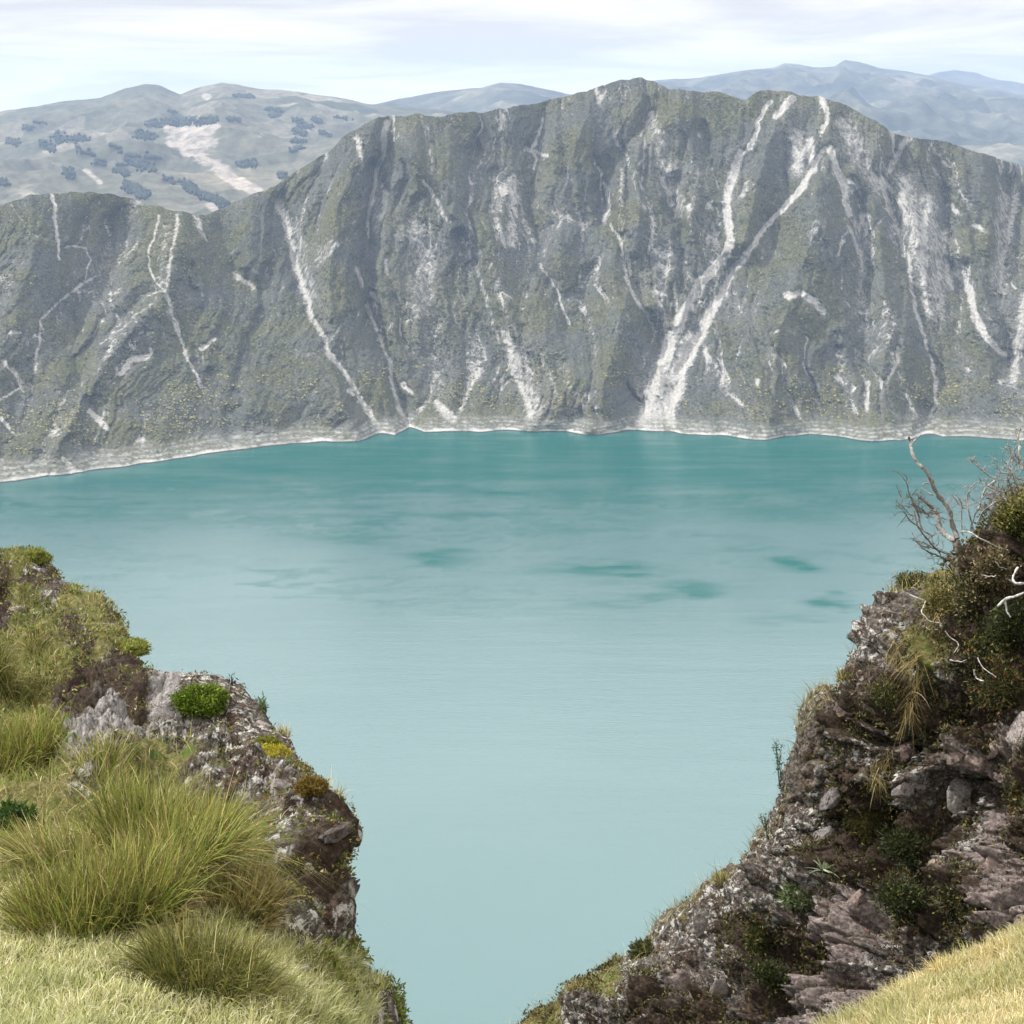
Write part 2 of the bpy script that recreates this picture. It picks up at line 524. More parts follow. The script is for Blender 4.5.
# ================================================================== the crater rim
SKY_L = [(-1000, 215), (-600, 250), (-250, 275), (-90, 238), (0, 207), (14, 200), (30, 195), (50, 193), (80, 192), (115, 195), (140, 203), (165, 208), (185, 211),
         (205, 214), (225, 207), (250, 195), (275, 187), (300, 168), (325, 155), (345, 135), (362, 124), (380, 118), (392, 115), (420, 115), (440, 116), (460, 112), (485, 112),
         (510, 107), (535, 104), (560, 97), (585, 92), (600, 86), (620, 80), (640, 78), (655, 82), (670, 90), (680, 88), (695, 92), (710, 91), (730, 95),
         (745, 100), (757, 91), (770, 90), (790, 92), (805, 96), (820, 96), (840, 103), (855, 110), (875, 120), (895, 134), (905, 137), (930, 139),
         (960, 146), (990, 156), (1010, 163), (1030, 170), (1100, 205), (1300, 240), (1600, 180), (2000, 140)]
SHORE = [(-1000, 640), (-600, 590), (-250, 530), (-100, 500), (0, 483), (60, 476), (130, 466), (200, 456), (270, 447), (330, 441), (400, 435), (460, 432), (560, 430),
         (640, 431), (700, 435), (740, 437), (780, 434), (850, 438), (900, 441), (940, 437), (970, 437), (1010, 440), (1060, 446), (1300, 480), (1600, 540), (2000, 660)]


def qe_curve(pts):
    a = np.array(pts, float); q, e_ = qe(a[:, 0], a[:, 1])
    return lambda x: np.interp(x, q, e_)


f_top, f_shore = qe_curve(SKY_L), qe_curve(SHORE)
NC, NR, NB = 1500, 620, 50
q0, _ = qe(-330, 300); q1, _ = qe(1350, 300)
qq = np.linspace(q0, q1, NC - 120)
qq = np.r_[np.linspace(-0.95, q0, 60, endpoint=False), qq, np.linspace(q1, 0.95, 61)[1:]]
etop, esh = f_top(qq), f_shore(qq)
# a little crest roughness
etop = etop + (fbm(np.c_[qq * 90, qq * 0, qq * 0], 5, 0.6) * 0.0011)
Ysh = CAM_Z / -esh
back = 470 + 60 * fbm(np.c_[qq * 9, qq * 0 + 5, qq * 0], 3)
Ytop = Ysh + back
Ztop = CAM_Z + etop * Ytop
v = np.linspace(0, 1, NR)[:, None]
prof = 0.66 * v + 0.34 * v ** 1.9
Y = Ysh[None] + back[None] * v
Z = Ztop[None] * prof
E = (Z - CAM_Z) / Y
QX, EY = np.broadcast_to(qq[None], E.shape) * F, E * F     # pseudo pixels


def tr(pts):
    a = np.array(pts, float); q, e_ = qe(a[:, 0], a[:, 1])
    return np.c_[q * F, e_ * F]


Xw = qq[None] * Y
P3 = np.stack([Xw, Y, Z], -1).reshape(-1, 3)
disp = np.zeros(E.shape)                                   # + = away from the viewer (into the slope)
scree = np.zeros(E.shape); rockm = np.zeros(E.shape)
wx = fbm(P3 / 45.0, 4, 0.55).reshape(E.shape); wy = fbm(P3 / 45.0 + 40, 4, 0.55).reshape(E.shape)
WX, WY = QX + wx * 2.6, EY + wy * 2.6
colw = qq * F


def stroke(arr, pts, width, val, hard=2.0, carve=0.0, wend=None, cw=2.2):
    g = tr(pts)
    wm_ = max(width, wend or 0) * max(4.0, cw * 1.5)
    c0, c1 = np.searchsorted(colw, [g[:, 0].min() - wm_, g[:, 0].max() + wm_])
    if c1 <= c0: return
    sl = (slice(None), slice(c0, c1))
    d, t = poly_dist(WX[sl], WY[sl], g)
    w_ = width + ((wend if wend else width) - width) * t
    if arr is not None:
        arr[sl] = np.maximum(arr[sl], val * np.exp(-(d / w_) ** hard))
    if carve:
        disp[sl] += 1.55 * carve * np.maximum(0, 1 - d / (w_ * cw))


# spurs (negative carve brings the slope forward) and gullies
for pts, w_, c in [
    ([(395, 116), (407, 142), (440, 190), (487, 250), (515, 320), (540, 400)], 26, -38),
    ([(345, 136), (335, 200), (330, 280), (330, 360), (350, 420)], 22, -26),
    ([(654, 105), (640, 150), (640, 210), (625, 300), (600, 390)], 26, -34),
    ([(600, 87), (570, 150), (560, 230), (560, 330), (590, 420)], 24, -26),
    ([(690, 92), (700, 160), (690, 230), (665, 300)], 20, -24),
    ([(790, 94), (770, 140), (755, 190), (745, 240)], 16, -26),
    ([(824, 98), (830, 150), (815, 230), (780, 320), (770, 410)], 30, -36),
    ([(880, 122), (872, 170), (880, 250), (890, 330), (870, 420)], 20, -26),
    ([(960, 146), (965, 220), (975, 270), (1000, 330)], 24, -26),
    ([(182, 211), (166, 285), (130, 330), (90, 380), (60, 440)], 26, -34),
    ([(182, 211), (200, 270), (225, 330), (260, 400)], 24, -26),
    ([(50, 193), (30, 260), (10, 330), (-20, 400)], 24, -26),
    ([(250, 196), (250, 260), (280, 330), (320, 400)], 22, -20),
    ([(500, 108), (510, 170), (500, 230)], 18, -16),
    ([(1060, 185), (1060, 260), (1050, 340)], 22, -26)]:
    stroke(None, pts, w_, 0, carve=c, cw=1.6)
for pts, w_, c in [
    ([(390, 120), (380, 165), (372, 215), (366, 250), (362, 290), (372, 320), (388, 365), (410, 432)], 7, 26),
    ([(655, 108), (625, 150), (611, 168), (602, 192), (608, 222), (625, 260), (645, 310), (660, 350)], 7, 22),
    ([(745, 100), (735, 150), (727, 200), (730, 240), (705, 280), (680, 320), (664, 370), (645, 425)], 9, -9),
    ([(805, 98), (790, 150), (800, 190), (765, 230), (735, 268), (710, 320), (688, 365)], 8, 2),
    ([(545, 105), (537, 150), (530, 210), (545, 270), (570, 325)], 6, 16),
    ([(463, 240), (485, 295), (500, 345), (515, 400)], 7, 14),
    ([(675, 180), (672, 210), (684, 245), (680, 280), (672, 315)], 5, 18),
    ([(852, 112), (866, 170), (862, 240), (862, 330), (868, 410)], 8, 20),
    ([(905, 138), (885, 180), (893, 220), (905, 270), (922, 330), (935, 390), (928, 430)], 8, 24),
    ([(935, 145), (945, 210), (945, 260), (965, 300)], 7, 18),
    ([(1020, 165), (1008, 240), (1000, 300), (1012, 370)], 9, 22),
    ([(278, 203), (292, 250), (305, 300), (335, 360), (378, 432)], 8, 18),
    ([(215, 214), (235, 270), (255, 290)], 7, 18),
    ([(120, 198), (110, 240), (100, 280), (75, 320), (75, 370), (90, 410)], 10, 24),
    ([(150, 290), (100, 340), (80, 380)], 6, 16),
    ([(320, 160), (322, 200), (312, 240)], 5, 14), ([(700, 130), (715, 170), (722, 190)], 6, 14)]:
    stroke(None, pts, w_, 0, carve=c)

SC = [  # scree and slide scars: points, half width px, strength, end width
    ([(52, 195), (55, 215), (57, 240), (58, 260)], 2.6, .75, 1.5),
    ([(160, 215), (150, 245), (149, 265), (156, 280), (163, 287)], 2, .55, 2), ([(178, 212), (173, 240), (168, 265), (164, 287)], 3.5, .5, 3),
    ([(164, 287), (172, 305), (178, 330), (183, 345), (190, 362), (202, 388)], 4, .55, 3), ([(163, 287), (140, 298), (120, 320)], 2, .45, 1),
    ([(155, 300), (125, 325), (100, 345)], 2, .4, 1), ([(96, 280), (65, 300), (42, 320), (38, 350), (37, 375)], 2.6, .5, 3),
    ([(65, 248), (85, 250), (92, 262), (85, 285)], 2, .5, 1), ([(120, 372), (130, 361), (150, 355), (152, 347)], 4, .8, 2), ([(90, 415), (108, 431)], 3, .8, 4),
    ([(62, 455), (75, 471)], 3, .85, 4), ([(0, 420), (12, 435)], 3, .7, 2), ([(5, 360), (22, 386)], 5, .55, 4), ([(0, 400), (20, 393)], 4, .6, 2),
    ([(200, 347), (215, 337)], 3, .8, 2), ([(10, 331), (20, 332)], 4, .7, 3), ([(195, 214), (205, 236)], 6, .45, 4), ([(0, 185), (30, 235), (55, 242)], 2, .35, 2),
    ([(278, 203), (288, 230), (295, 265), (305, 300), (318, 330)], 7, .62, 5), ([(318, 330), (335, 360), (345, 375), (362, 405), (378, 432)], 3.5, .6, 4),
    ([(388, 122), (382, 150), (380, 165), (375, 190), (368, 215), (369, 240)], 4, .78, 2), ([(357, 138), (363, 170)], 6, .5, 3), ([(387, 195), (381, 220)], 5, .7, 3),
    ([(423, 180), (437, 205), (450, 220)], 3, .5, 4), ([(423, 200), (416, 212)], 4, .4, 3), ([(430, 225), (430, 250)], 4, .5, 3), ([(358, 270), (362, 290)], 2.5, .7, 2),
    ([(372, 297), (377, 303)], 3, .85, 3), ([(385, 262), (386, 276)], 2.5, .6, 2), ([(366, 310), (378, 335), (388, 365), (392, 390), (398, 415), (410, 432)], 3, .6, 3),
    ([(335, 240), (322, 256)], 7, .5, 5), ([(236, 276), (254, 288)], 5, .55, 4), ([(405, 389), (411, 395)], 4, .85, 3), ([(347, 391), (353, 398)], 3, .8, 2),
    ([(438, 408), (455, 420)], 6, .75, 5), ([(502, 117), (500, 131)], 4.5, .7, 3), ([(542, 120), (537, 140), (531, 152), (537, 160), (535, 172)], 2.6, .65, 2),
    ([(526, 150), (546, 156)], 4, .6, 3), ([(515, 190), (522, 215), (528, 240), (537, 245)], 5, .45, 4), ([(540, 265), (555, 290), (565, 315), (570, 325)], 2.2, .55, 2),
    ([(463, 240), (475, 265), (485, 295), (495, 330), (500, 345)], 4.5, .42, 4), ([(505, 330), (512, 360), (522, 390), (532, 412)], 7, .6, 6), ([(515, 352), (527, 402)], 8, .5, 6),
    ([(540, 350), (556, 388)], 7, .34, 5), ([(604, 185), (608, 205), (605, 222)], 3.2, .6, 4), ([(612, 225), (622, 245), (625, 270), (630, 290), (645, 310), (656, 338)], 2.6, .55, 2.5),
    ([(622, 172), (622, 206)], 4, .45, 3),
    ([(770, 102), (758, 120), (755, 138), (750, 148)], 3, .85, 3), ([(742, 152), (732, 175), (727, 190), (727, 215), (730, 240)], 4.5, .85, 5.5),
    ([(730, 240), (725, 255), (708, 275), (693, 298), (680, 320), (670, 345)], 5.5, .95, 7), ([(670, 345), (664, 370), (655, 395), (642, 431)], 7, 1.0, 11),
    ([(826, 148), (815, 165), (805, 185), (785, 205), (765, 230), (752, 250), (735, 268)], 3, .9, 4), ([(735, 268), (725, 290), (718, 305), (710, 320), (700, 340)], 4, .9, 6),
    ([(700, 340), (688, 365), (678, 385), (672, 400), (668, 431)], 6, 1.0, 7), ([(722, 295), (702, 330), (690, 350)], 8, .6, 6), ([(690, 340), (672, 400), (655, 430)], 10, .72, 16),
    ([(776, 116), (792, 97)], 5, .75, 5), ([(822, 100), (827, 112), (822, 130)], 5, .75, 3), ([(812, 140), (812, 160), (815, 170)], 6, .65, 4), ([(795, 166), (806, 148)], 7, .5, 5),
    ([(830, 148), (838, 175), (845, 190), (850, 215)], 5, .78, 4), ([(846, 186), (852, 190)], 6, .8, 5), ([(840, 122), (855, 145), (866, 172)], 10, .48, 8),
    ([(652, 114), (640, 136)], 4, .6, 2), ([(665, 178), (672, 206)], 6, .48, 5), ([(712, 170), (719, 187)], 3, .5, 2), ([(746, 184), (740, 196)], 5, .5, 4),
    ([(788, 292), (800, 289), (815, 299), (824, 313)], 4.5, 1.0, 3), ([(673, 286), (676, 312)], 2.6, .55, 3), ([(770, 330), (790, 318)], 3, .35, 2), ([(756, 376), (757, 381)], 4, .6, 3),
    ([(838, 380), (843, 388)], 6, .5, 3), ([(907, 138), (898, 150), (890, 172)], 7, .6, 4), ([(882, 180), (886, 200), (893, 220), (900, 240), (903, 258)], 5, .55, 4),
    ([(905, 182), (903, 200), (910, 228)], 13, .55, 8), ([(928, 200), (924, 240), (921, 262), (926, 310)], 8, .6, 4), ([(945, 235), (945, 262), (950, 290)], 6, .5, 8),
    ([(908, 255), (910, 290), (915, 310), (922, 330), (928, 350)], 3.5, .6, 2.5), ([(928, 350), (935, 385), (935, 410), (928, 431)], 3, .65, 3),
    ([(957, 277), (970, 295), (975, 312)], 7, .85, 4), ([(975, 315), (985, 335), (1005, 361)], 6, .85, 3), ([(1020, 165), (1015, 210), (1005, 250), (1000, 290)], 7, .52, 5),
    ([(1024, 300), (1018, 350), (1012, 385)], 8, .5, 8), ([(898, 348), (895, 365), (885, 381)], 2.4, .8, 2), ([(840, 240), (838, 255)], 3, .6, 2), ([(860, 250), (862, 290), (863, 330)], 7, .36, 6),
    ([(868, 385), (867, 412)], 3, .6, 4), ([(905, 395), (915, 422)], 6, .45, 5), ([(950, 206), (957, 212)], 4, .6, 4), ([(975, 226), (985, 230)], 4, .6, 3),
    ([(945, 165), (949, 168)], 4, .6, 3), ([(640, 165), (645, 160)], 3, .5, 3), ([(688, 205), (690, 208)], 4, .7, 3), ([(708, 208), (712, 202)], 5, .55, 3)]
for pts, w_, s_, we in SC:
    stroke(scree, pts, w_ * .92, s_, 2.0, carve=2.5 if s_ > .6 else 1.0, wend=we * .92, cw=1.6)
    stroke(scree, pts, w_ * 2.3, s_ * .30, 1.6, wend=we * 2.6)
for pts, w_, s_ in [([(415, 230), (425, 270), (420, 312)], 17, .42), ([(905, 182), (915, 230), (920, 262)], 15, .5), ([(925, 200), (940, 260), (935, 322)], 15, .45), ([(845, 125), (865, 165), (885, 192)], 13, .45), ([(795, 138), (800, 168)], 11, .5),
                    ([(650, 120), (665, 160), (680, 206)], 11, .40), ([(520, 355), (535, 408)], 13, .42), ([(650, 395), (655, 431)], 20, .5), ([(860, 240), (862, 332)], 10, .38), ([(296, 225), (312, 300)], 11, .36), ([(560, 350), (575, 400)], 12, .3),
                    ([(700, 160), (690, 230)], 9, .32), ([(330, 240), (318, 258)], 9, .4), ([(1005, 200), (1000, 290)], 12, .42), ([(380, 180), (376, 230)], 9, .38), ([(165, 225), (160, 285)], 10, .32), ([(110, 250), (90, 300)], 12, .32), ([(430, 340), (440, 400)], 12, .3), ([(620, 200), (625, 260)], 8, .3)]:
    stroke(scree, pts, w_, s_, 2.0)
for pts, w_, s_ in [([(415, 225), (425, 265), (420, 310)], 26, .55), ([(620, 110), (640, 150)], 26, .25), ([(790, 120), (800, 160)], 22, .5), ([(850, 130), (880, 180)], 22, .5),
                    ([(915, 190), (935, 260), (930, 310)], 30, .6), ([(860, 240), (862, 330)], 20, .45), ([(520, 350), (540, 410)], 26, .5), ([(650, 150), (690, 190)], 26, .4),
                    ([(380, 170), (370, 250)], 18, .45), ([(300, 250), (325, 320)], 14, .4), ([(740, 150), (735, 200)], 12, .5), ([(430, 330), (445, 400)], 22, .4),
                    ([(1010, 210), (1005, 300), (1015, 380)], 18, .45), ([(640, 380), (650, 420)], 18, .4), ([(120, 240), (100, 300)], 22, .35), ([(540, 130), (535, 190)], 20, .3)]:
    stroke(rockm, pts, w_, s_, 2.0)

# fall-line ribs and gullies: long creases that run down the slope, at four sizes
vv = np.broadcast_to(v, E.shape)
XF, ZF = P3[:, 0], P3[:, 2]
wa = 26 * fbm(P3 / 170.0 + 9, 3); wb = 5 * fbm(P3 / 40.0 + 19, 3)


def crease(width, length, seed, k, warp=1.0):
    n_ = perlin(np.c_[(XF + warp * wa + warp * wb) / width, ZF / length, XF * 0 + seed]) + 0.35 * perlin(np.c_[(XF + warp * wa) / width * 2.1, ZF / length * 2.1, XF * 0 + seed + 9])
    return np.clip(1 - np.abs(n_) * k, 0, 1).reshape(E.shape), n_.reshape(E.shape)


c1, n1_ = crease(105, 520, 1.3, 1.6)
c2, n2_ = crease(46, 260, 5.7, 1.9)
c3, n3_ = crease(20, 130, 8.1, 2.1)
c4, n4_ = crease(8.5, 60, 3.3, 2.2)
gate = 0.45 + 0.55 * sstep(-.3, .35, fbm(P3 / 130.0 + 71, 3)).reshape(E.shape)
foot = sstep(0.0, 0.10, vv)
relief = 21 * c1 ** 1.2 * (0.4 + 0.6 * vv) + 13 * c2 ** 1.3 * gate + 6.0 * c3 ** 1.4 * gate + 2.2 * c4 ** 1.5 * (.4 + .6 * gate) - 9 * np.abs(n1_) - 3 * np.abs(n2_)
disp += 1.4 * relief * foot
flowm = np.clip(c2 ** 7 * gate * .8 + c3 ** 8 * gate * .7 + c1 ** 14 * .6, 0, 1) * foot
disp += (2.6 * fbm(P3 / np.array((11.0, 22.0, 22.0)), 4, 0.6).reshape(E.shape) + 5 * fbm(P3 / np.array((45.0, 110.0, 110.0)) + 3, 3).reshape(E.shape)) * sstep(0.0, 0.08, vv)
disp += 1.0 * ridged(P3 / np.array((4.5, 9.0, 9.0)), 3, 0.6).reshape(E.shape) * sstep(0.02, 0.1, vv)
disp += 9 * fbm(np.c_[P3[:, 0] / 60, P3[:, 0] * 0, P3[:, 0] * 0 + 3], 5, 0.55).reshape(E.shape) * (1 - vv) ** 6   # shoreline wobble
disp *= np.minimum(1.0, 0.35 + (1 - vv) * 6)
Yd = Y + disp
front = np.stack([qq[None] * Yd, Yd, Z], -1)
# flat terraces of old water lines near the shore
b = np.linspace(0, 1, NB + 1)[1:, None]
Yb = Yd[-1:] + 900 * b
Zb = Z[-1:] - 330 * b ** 0.8 * (0.6 + 0.4 * b) + 14 * b * fbm(np.c_[np.repeat(np.arange(NB) * 0.2, NC), np.tile(qq * 20, NB), np.zeros(NB * NC)], 3).reshape(NB, NC)
backside = np.stack([qq[None] * Yb, Yb, Zb], -1)
below = front[:1].copy(); below[..., 2] = -12; below[..., 1] -= 6
grid = np.concatenate([below, front, backside], 0)
nr_all = grid.shape[0]
padm = lambda a: np.concatenate([a[:1], a, np.zeros((NB, NC))], 0).ravel()
crater = build('crater_hills', grid, grid_quads(nr_all, NC), mat=mat_crater(), attrs={'scree': padm(scree), 'rock': padm(rockm), 'flow': padm(flowm)})
tag(crater, 'steep olive grey crater rim with pale scree streaks behind the lake', kind='structure')

# dark bushes dotted over the slopes: nobody could count them
CR_N = grid_normals(front)
sel_r = rng.integers(6, NR - 4, 230000); sel_c = rng.integers(0, NC, 230000)
pp = front[sel_r, sel_c]
pxs, pys, _ = project(pp)
hum = fbm(pp / 60.0, 3)
ok = (pxs > -60) & (pxs < 1090) & (scree[sel_r, sel_c] < 0.3) & (rng.random(len(pp)) < 0.12 + 0.55 * sstep(-0.1, 0.5, hum)) & (pp[:, 2] > 16)
near_shore = ok & (pp[:, 2] < 45)
pp = pp[ok]; hum = hum[ok]
n = len(pp)
octv = np.array([(1, 0, .1), (.31, .95, -.1), (-.81, .59, .15), (-.81, -.59, -.1), (.31, -.95, .1), (.1, -.05, .85)], np.float32)
octf = np.array([(0, 1, 5), (1, 2, 5), (2, 3, 5), (3, 4, 5), (4, 0, 5)])
rad = rng.lognormal(0.15, 0.5, n) * 1.0
low = pp[:, 2] < 60
rad = np.minimum(rad, 1.9)
ang = rng.random(n) * 6.28
ca, sa = np.cos(ang), np.sin(ang)
jit = 1 + 0.3 * rng.normal(size=(n, 6, 1))
ov = octv[None] * jit
V = np.stack([ov[..., 0] * ca[:, None] - ov[..., 1] * sa[:, None], ov[..., 0] * sa[:, None] + ov[..., 1] * ca[:, None], ov[..., 2]], -1) * rad[:, None, None] + pp[:, None] - np.array((0, 0, .2))
T = (octf[None] + 6 * np.arange(n)[:, None, None]).reshape(-1, 3)
base = np.array([(0.030, 0.036, 0.020), (0.055, 0.062, 0.028), (0.10, 0.105, 0.05), (0.17, 0.165, 0.075)])
pal = base[np.clip((rng.random(n) ** 1.3 * 3.4).astype(int), 0, 3)]
yel = low & (rng.random(n) < 0.5) & (hum > 0)
pal = np.where(yel[:, None], np.array((0.22, 0.21, 0.075)), pal)
C = np.repeat(pal * (0.75 + 0.5 * rng.random((n, 1))), 6, 0)
sb = build('slope_bushes', V.reshape(-1, 3), None, T, M_LEAF, None, {'tint': C}, smooth=True)
tag(sb, 'low dark bushes dotted over the crater slopes', kind='stuff')

# ================================================================== lake
Yl = np.r_[np.linspace(-1500, 500, 8), CAM_Z / np.linspace(0.62, 0.142, 420), [2800, 3400]]
ql = np.r_[np.linspace(-3, -0.34, 20), np.linspace(-0.33, 0.33, 460), np.linspace(0.34, 3, 20)]
YL = np.repeat(Yl[:, None], len(ql), 1); XL = ql[None] * np.maximum(YL, 600)
PL = np.stack([XL, YL, np.zeros_like(XL)], -1)
lx, ly, ld = project(PL)
vis = YL > 560
lw = fbm(np.c_[XL.ravel() / 160, YL.ravel() / 45, XL.ravel() * 0], 4, 0.55).reshape(XL.shape)
lw2 = fbm(np.c_[XL.ravel() / 60 + 7, YL.ravel() / 25, XL.ravel() * 0], 4, 0.55).reshape(XL.shape)
lw3 = fbm(np.c_[XL.ravel() / 30 + 3, YL.ravel() / 9, XL.ravel() * 0], 3, 0.6).reshape(XL.shape)
lx2, ly2 = lx + 30 * lw, ly + 7.0 * lw2 + 2.5 * lw3
rip = np.zeros_like(XL)
for (x, y, a, b_, s_) in [(603, 570, 56, 6.5, 1), (640, 566, 25, 3, .7), (575, 572, 25, 4, .8), (787, 567, 20, 8, 1), (838, 604, 20, 5, 1), (836, 595, 15, 3, .8), (438, 557, 32, 9, .9),
                          (395, 524, 22, 3, .6), (375, 540, 30, 5, .5), (692, 589, 42, 8, .9), (640, 596, 34, 4, .6), (612, 604, 34, 3, .5), (790, 618, 35, 4, .35), (590, 496, 70, 12, .4),
                          (775, 514, 60, 10, .5), (330, 536, 60, 8, .45), (760, 550, 40, 4, .4), (560, 528, 70, 6, .35), (690, 470, 200, 18, .55), (400, 470, 190, 16, .5), (200, 520, 120, 8, .35),
                          (60, 505, 100, 9, .3), (880, 500, 70, 14, .4), (800, 450, 260, 14, .75), (480, 448, 320, 12, .7), (150, 485, 160, 9, .6)]:
    g = ((lx2 - x) / a) ** 2 + ((ly2 - y) / b_) ** 2
    rip = np.maximum(rip, s_ * np.exp(-g ** 1.2))
base_r = 0.97 * sstep(548, 440, ly + 34 * lw + 10 * lw2) * (0.93 + 0.22 * lw2)  # tones down the far water, as if it mirrored less sky
wx_ = XL + 120 * lw
wisp = fbm(np.c_[wx_.ravel() / 380 + 31, (YL + .22 * wx_ + 70 * lw2).ravel() / 46, XL.ravel() * 0 + 2], 4, 0.5).reshape(XL.shape)
wz = sstep(640, 590, ly) * sstep(455, 500, ly) * (0.55 + 0.45 * np.clip(lw * 2 + .4, 0, 1))
base_r = np.clip(base_r + 0.7 * wz * wisp, 0, 1)
rip = np.clip(1 - (1 - rip) * (1 - base_r), 0, 1)
rip = np.where(vis, rip, 0.0)
lake = build('lake', PL, grid_quads(len(Yl), len(ql)), mat=mat_lake(), attrs={'ripple_dim': rip.ravel()})
tag(lake, 'still turquoise crater lake with darker wind ripples', kind='structure')


# ================================================================== far hills
def far_layer(name, sky_pts, y_bottom, Ynear, Yfar, mat, amp, scale, xr=(-700, 1700), nc=900, nr=160, pale=None, seed=0, label=''):
    f = qe_curve(sky_pts)
    qa, _ = qe(xr[0], 100); qb, _ = qe(xr[1], 100)
    q = np.linspace(qa, qb, nc)
    et = f(q) + fbm(np.c_[q * 60, q * 0 + seed, q * 0], 4, 0.5) * 0.0006
    _, eb = qe(512, y_bottom)
    t = np.linspace(0, 1, nr)[:, None]
    Yg = Ynear + (Yfar - Ynear) * t
    Eg = eb + (et[None] - eb) * (t ** 0.85)
    Zg = CAM_Z + Eg * Yg
    Pg = np.stack([q[None] * Yg, np.broadcast_to(Yg, Zg.shape), Zg], -1)
    nz = ridged(Pg.reshape(-1, 3) / scale + seed, 5, 0.5).reshape(Zg.shape)
    Zg = Zg + amp * nz * np.sin(np.pi * np.clip(t, 0, 1)) ** 0.7
    Zg = np.minimum(Zg, CAM_Z + (et[None] - 0.0045 * (1 - t)) * Yg)
    Pg = np.stack([q[None] * Yg, np.broadcast_to(Yg, Zg.shape), Zg], -1)
    tb = np.linspace(0, 1, 12)[1:, None]
    Yb_ = np.broadcast_to(Yfar + 1500 * tb, (11, nc))
    Pb = np.stack([q[None] * Yb_, Yb_, Zg[-1:] - 400 * tb], -1)
    G = np.concatenate([Pg, Pb], 0)
    at = None
    if pale is not None:
        gx, gy, _ = project(G)
        m = np.zeros(gx.shape)
        for pts, w_, s_ in pale:
            d, _t = poly_dist(gx, gy, pts)
            m = np.maximum(m, s_ * np.exp(-(d / w_) ** 2.5))
        at = {'pale': m.ravel()}
    o = build(name, G, grid_quads(G.shape[0], nc), mat=mat, attrs=at)
    tag(o, label, kind='structure')
    return Pg


PALE = [([(172, 128), (190, 130), (212, 128)], 10, .75), ([(172, 140), (190, 145), (212, 142)], 11, .7), ([(185, 150), (205, 160), (225, 172)], 9, .7), ([(220, 172), (235, 180), (255, 190), (262, 196)], 6, 1.0),
        ([(215, 165), (240, 185)], 6, .8), ([(85, 170), (100, 182)], 4, .6), ([(50, 160), (65, 170)], 5, .5), ([(205, 96), (208, 97)], 4, .9), ([(20, 190), (40, 200)], 8, .35), ([(90, 135), (130, 132)], 4, .4),
        ([(255, 140), (270, 128)], 5, .4), ([(210, 205), (225, 212)], 7, .6)]
farm = far_layer('far_farmland', [(-700, 120), (-300, 135), (-100, 122), (0, 112), (45, 104), (80, 100), (100, 98), (125, 88), (145, 84), (160, 86), (180, 94), (200, 87), (222, 82), (245, 86), (270, 90), (300, 92),
                  (340, 98), (370, 104), (420, 108), (600, 125), (900, 150), (1700, 180)], 250, 3700, 7000, mat_farmland(), 60, 620.0, (-700, 900), 900, 200, PALE, 2,
                 'hazy farmland hills with pale bare fields beyond the crater')
M_MT = mat_mountain()
far_layer('far_mountain', [(-700, 140), (200, 130), (330, 112), (375, 104), (400, 99), (430, 93), (455, 90), (480, 88), (500, 82), (520, 84), (540, 88), (570, 94), (620, 96), (800, 130), (1700, 150)], 190, 6500, 9500, M_MT, 70, 700.0, (-200, 1200), 500, 100, None, 5,
          'hazy blue mountain behind the middle of the rim')
far_layer('far_mountain', [(-200, 130), (400, 120), (560, 98), (620, 84), (660, 80), (700, 78), (715, 75), (740, 71), (760, 69), (775, 67), (785, 63), (800, 64), (815, 67), (835, 67), (845, 60), (860, 62), (880, 68), (900, 70), (930, 76),
          (960, 83), (990, 88), (1024, 94), (1200, 100), (1700, 120)], 210, 4600, 12000, M_MT, 110, 800.0, (100, 1700), 700, 220, None, 9, 'long hazy blue mountain range rising at the right beyond the rim')
far_layer('far_mountain', [(700, 110), (850, 92), (920, 78), (940, 72), (955, 70), (975, 73), (1000, 80), (1040, 86), (1200, 80), (1700, 120)], 150, 12500, 15000, M_MT, 60, 1500.0, (700, 1700), 300, 60, None, 12, 'palest distant mountain top at the far right')

# dark woods on the farmland
fx, fy, fd = project(farm)
GRV = [(148, 125, 215, 121, 4), (138, 134, 152, 138, 4), (52, 139, 87, 140, 5), (42, 142, 54, 151, 3), (8, 141, 18, 145, 3), (77, 150, 104, 164, 3.4), (112, 148, 122, 153, 4), (128, 158, 143, 168, 5), (118, 169, 128, 177, 4),
       (126, 186, 145, 197, 5), (147, 158, 158, 160, 3), (181, 182, 196, 194, 3.6), (201, 196, 227, 206, 3), (150, 171, 157, 175, 2), (165, 178, 173, 183, 2), (240, 165, 247, 166, 3), (252, 162, 254, 168, 2.4),
       (280, 176, 286, 177, 3), (292, 142, 305, 143, 2), (291, 153, 303, 147, 2), (294, 132, 305, 135, 2), (293, 120, 303, 123, 1.6), (312, 120, 320, 123, 1.6), (265, 110, 282, 111, 1.6), (270, 117, 280, 117, 1.3), (233, 96, 252, 98, 1.7),
       (228, 120, 240, 121, 1.4), (170, 112, 177, 113, 1.6), (22, 127, 30, 129, 3), (32, 123, 48, 125, 1.6), (0, 181, 5, 185, 3), (66, 172, 75, 180, 4), (300, 128, 312, 127, 1.4), (335, 118, 350, 121, 1.8), (320, 133, 330, 136, 1.4)]
gb = Bag()
cone_t = np.array([(i, (i + 1) % 6, 6) for i in range(6)] + [((i + 1) % 6, i, 7) for i in range(6)])
flat = np.stack([fx.ravel(), fy.ravel()], 1); FP = farm.reshape(-1, 3)
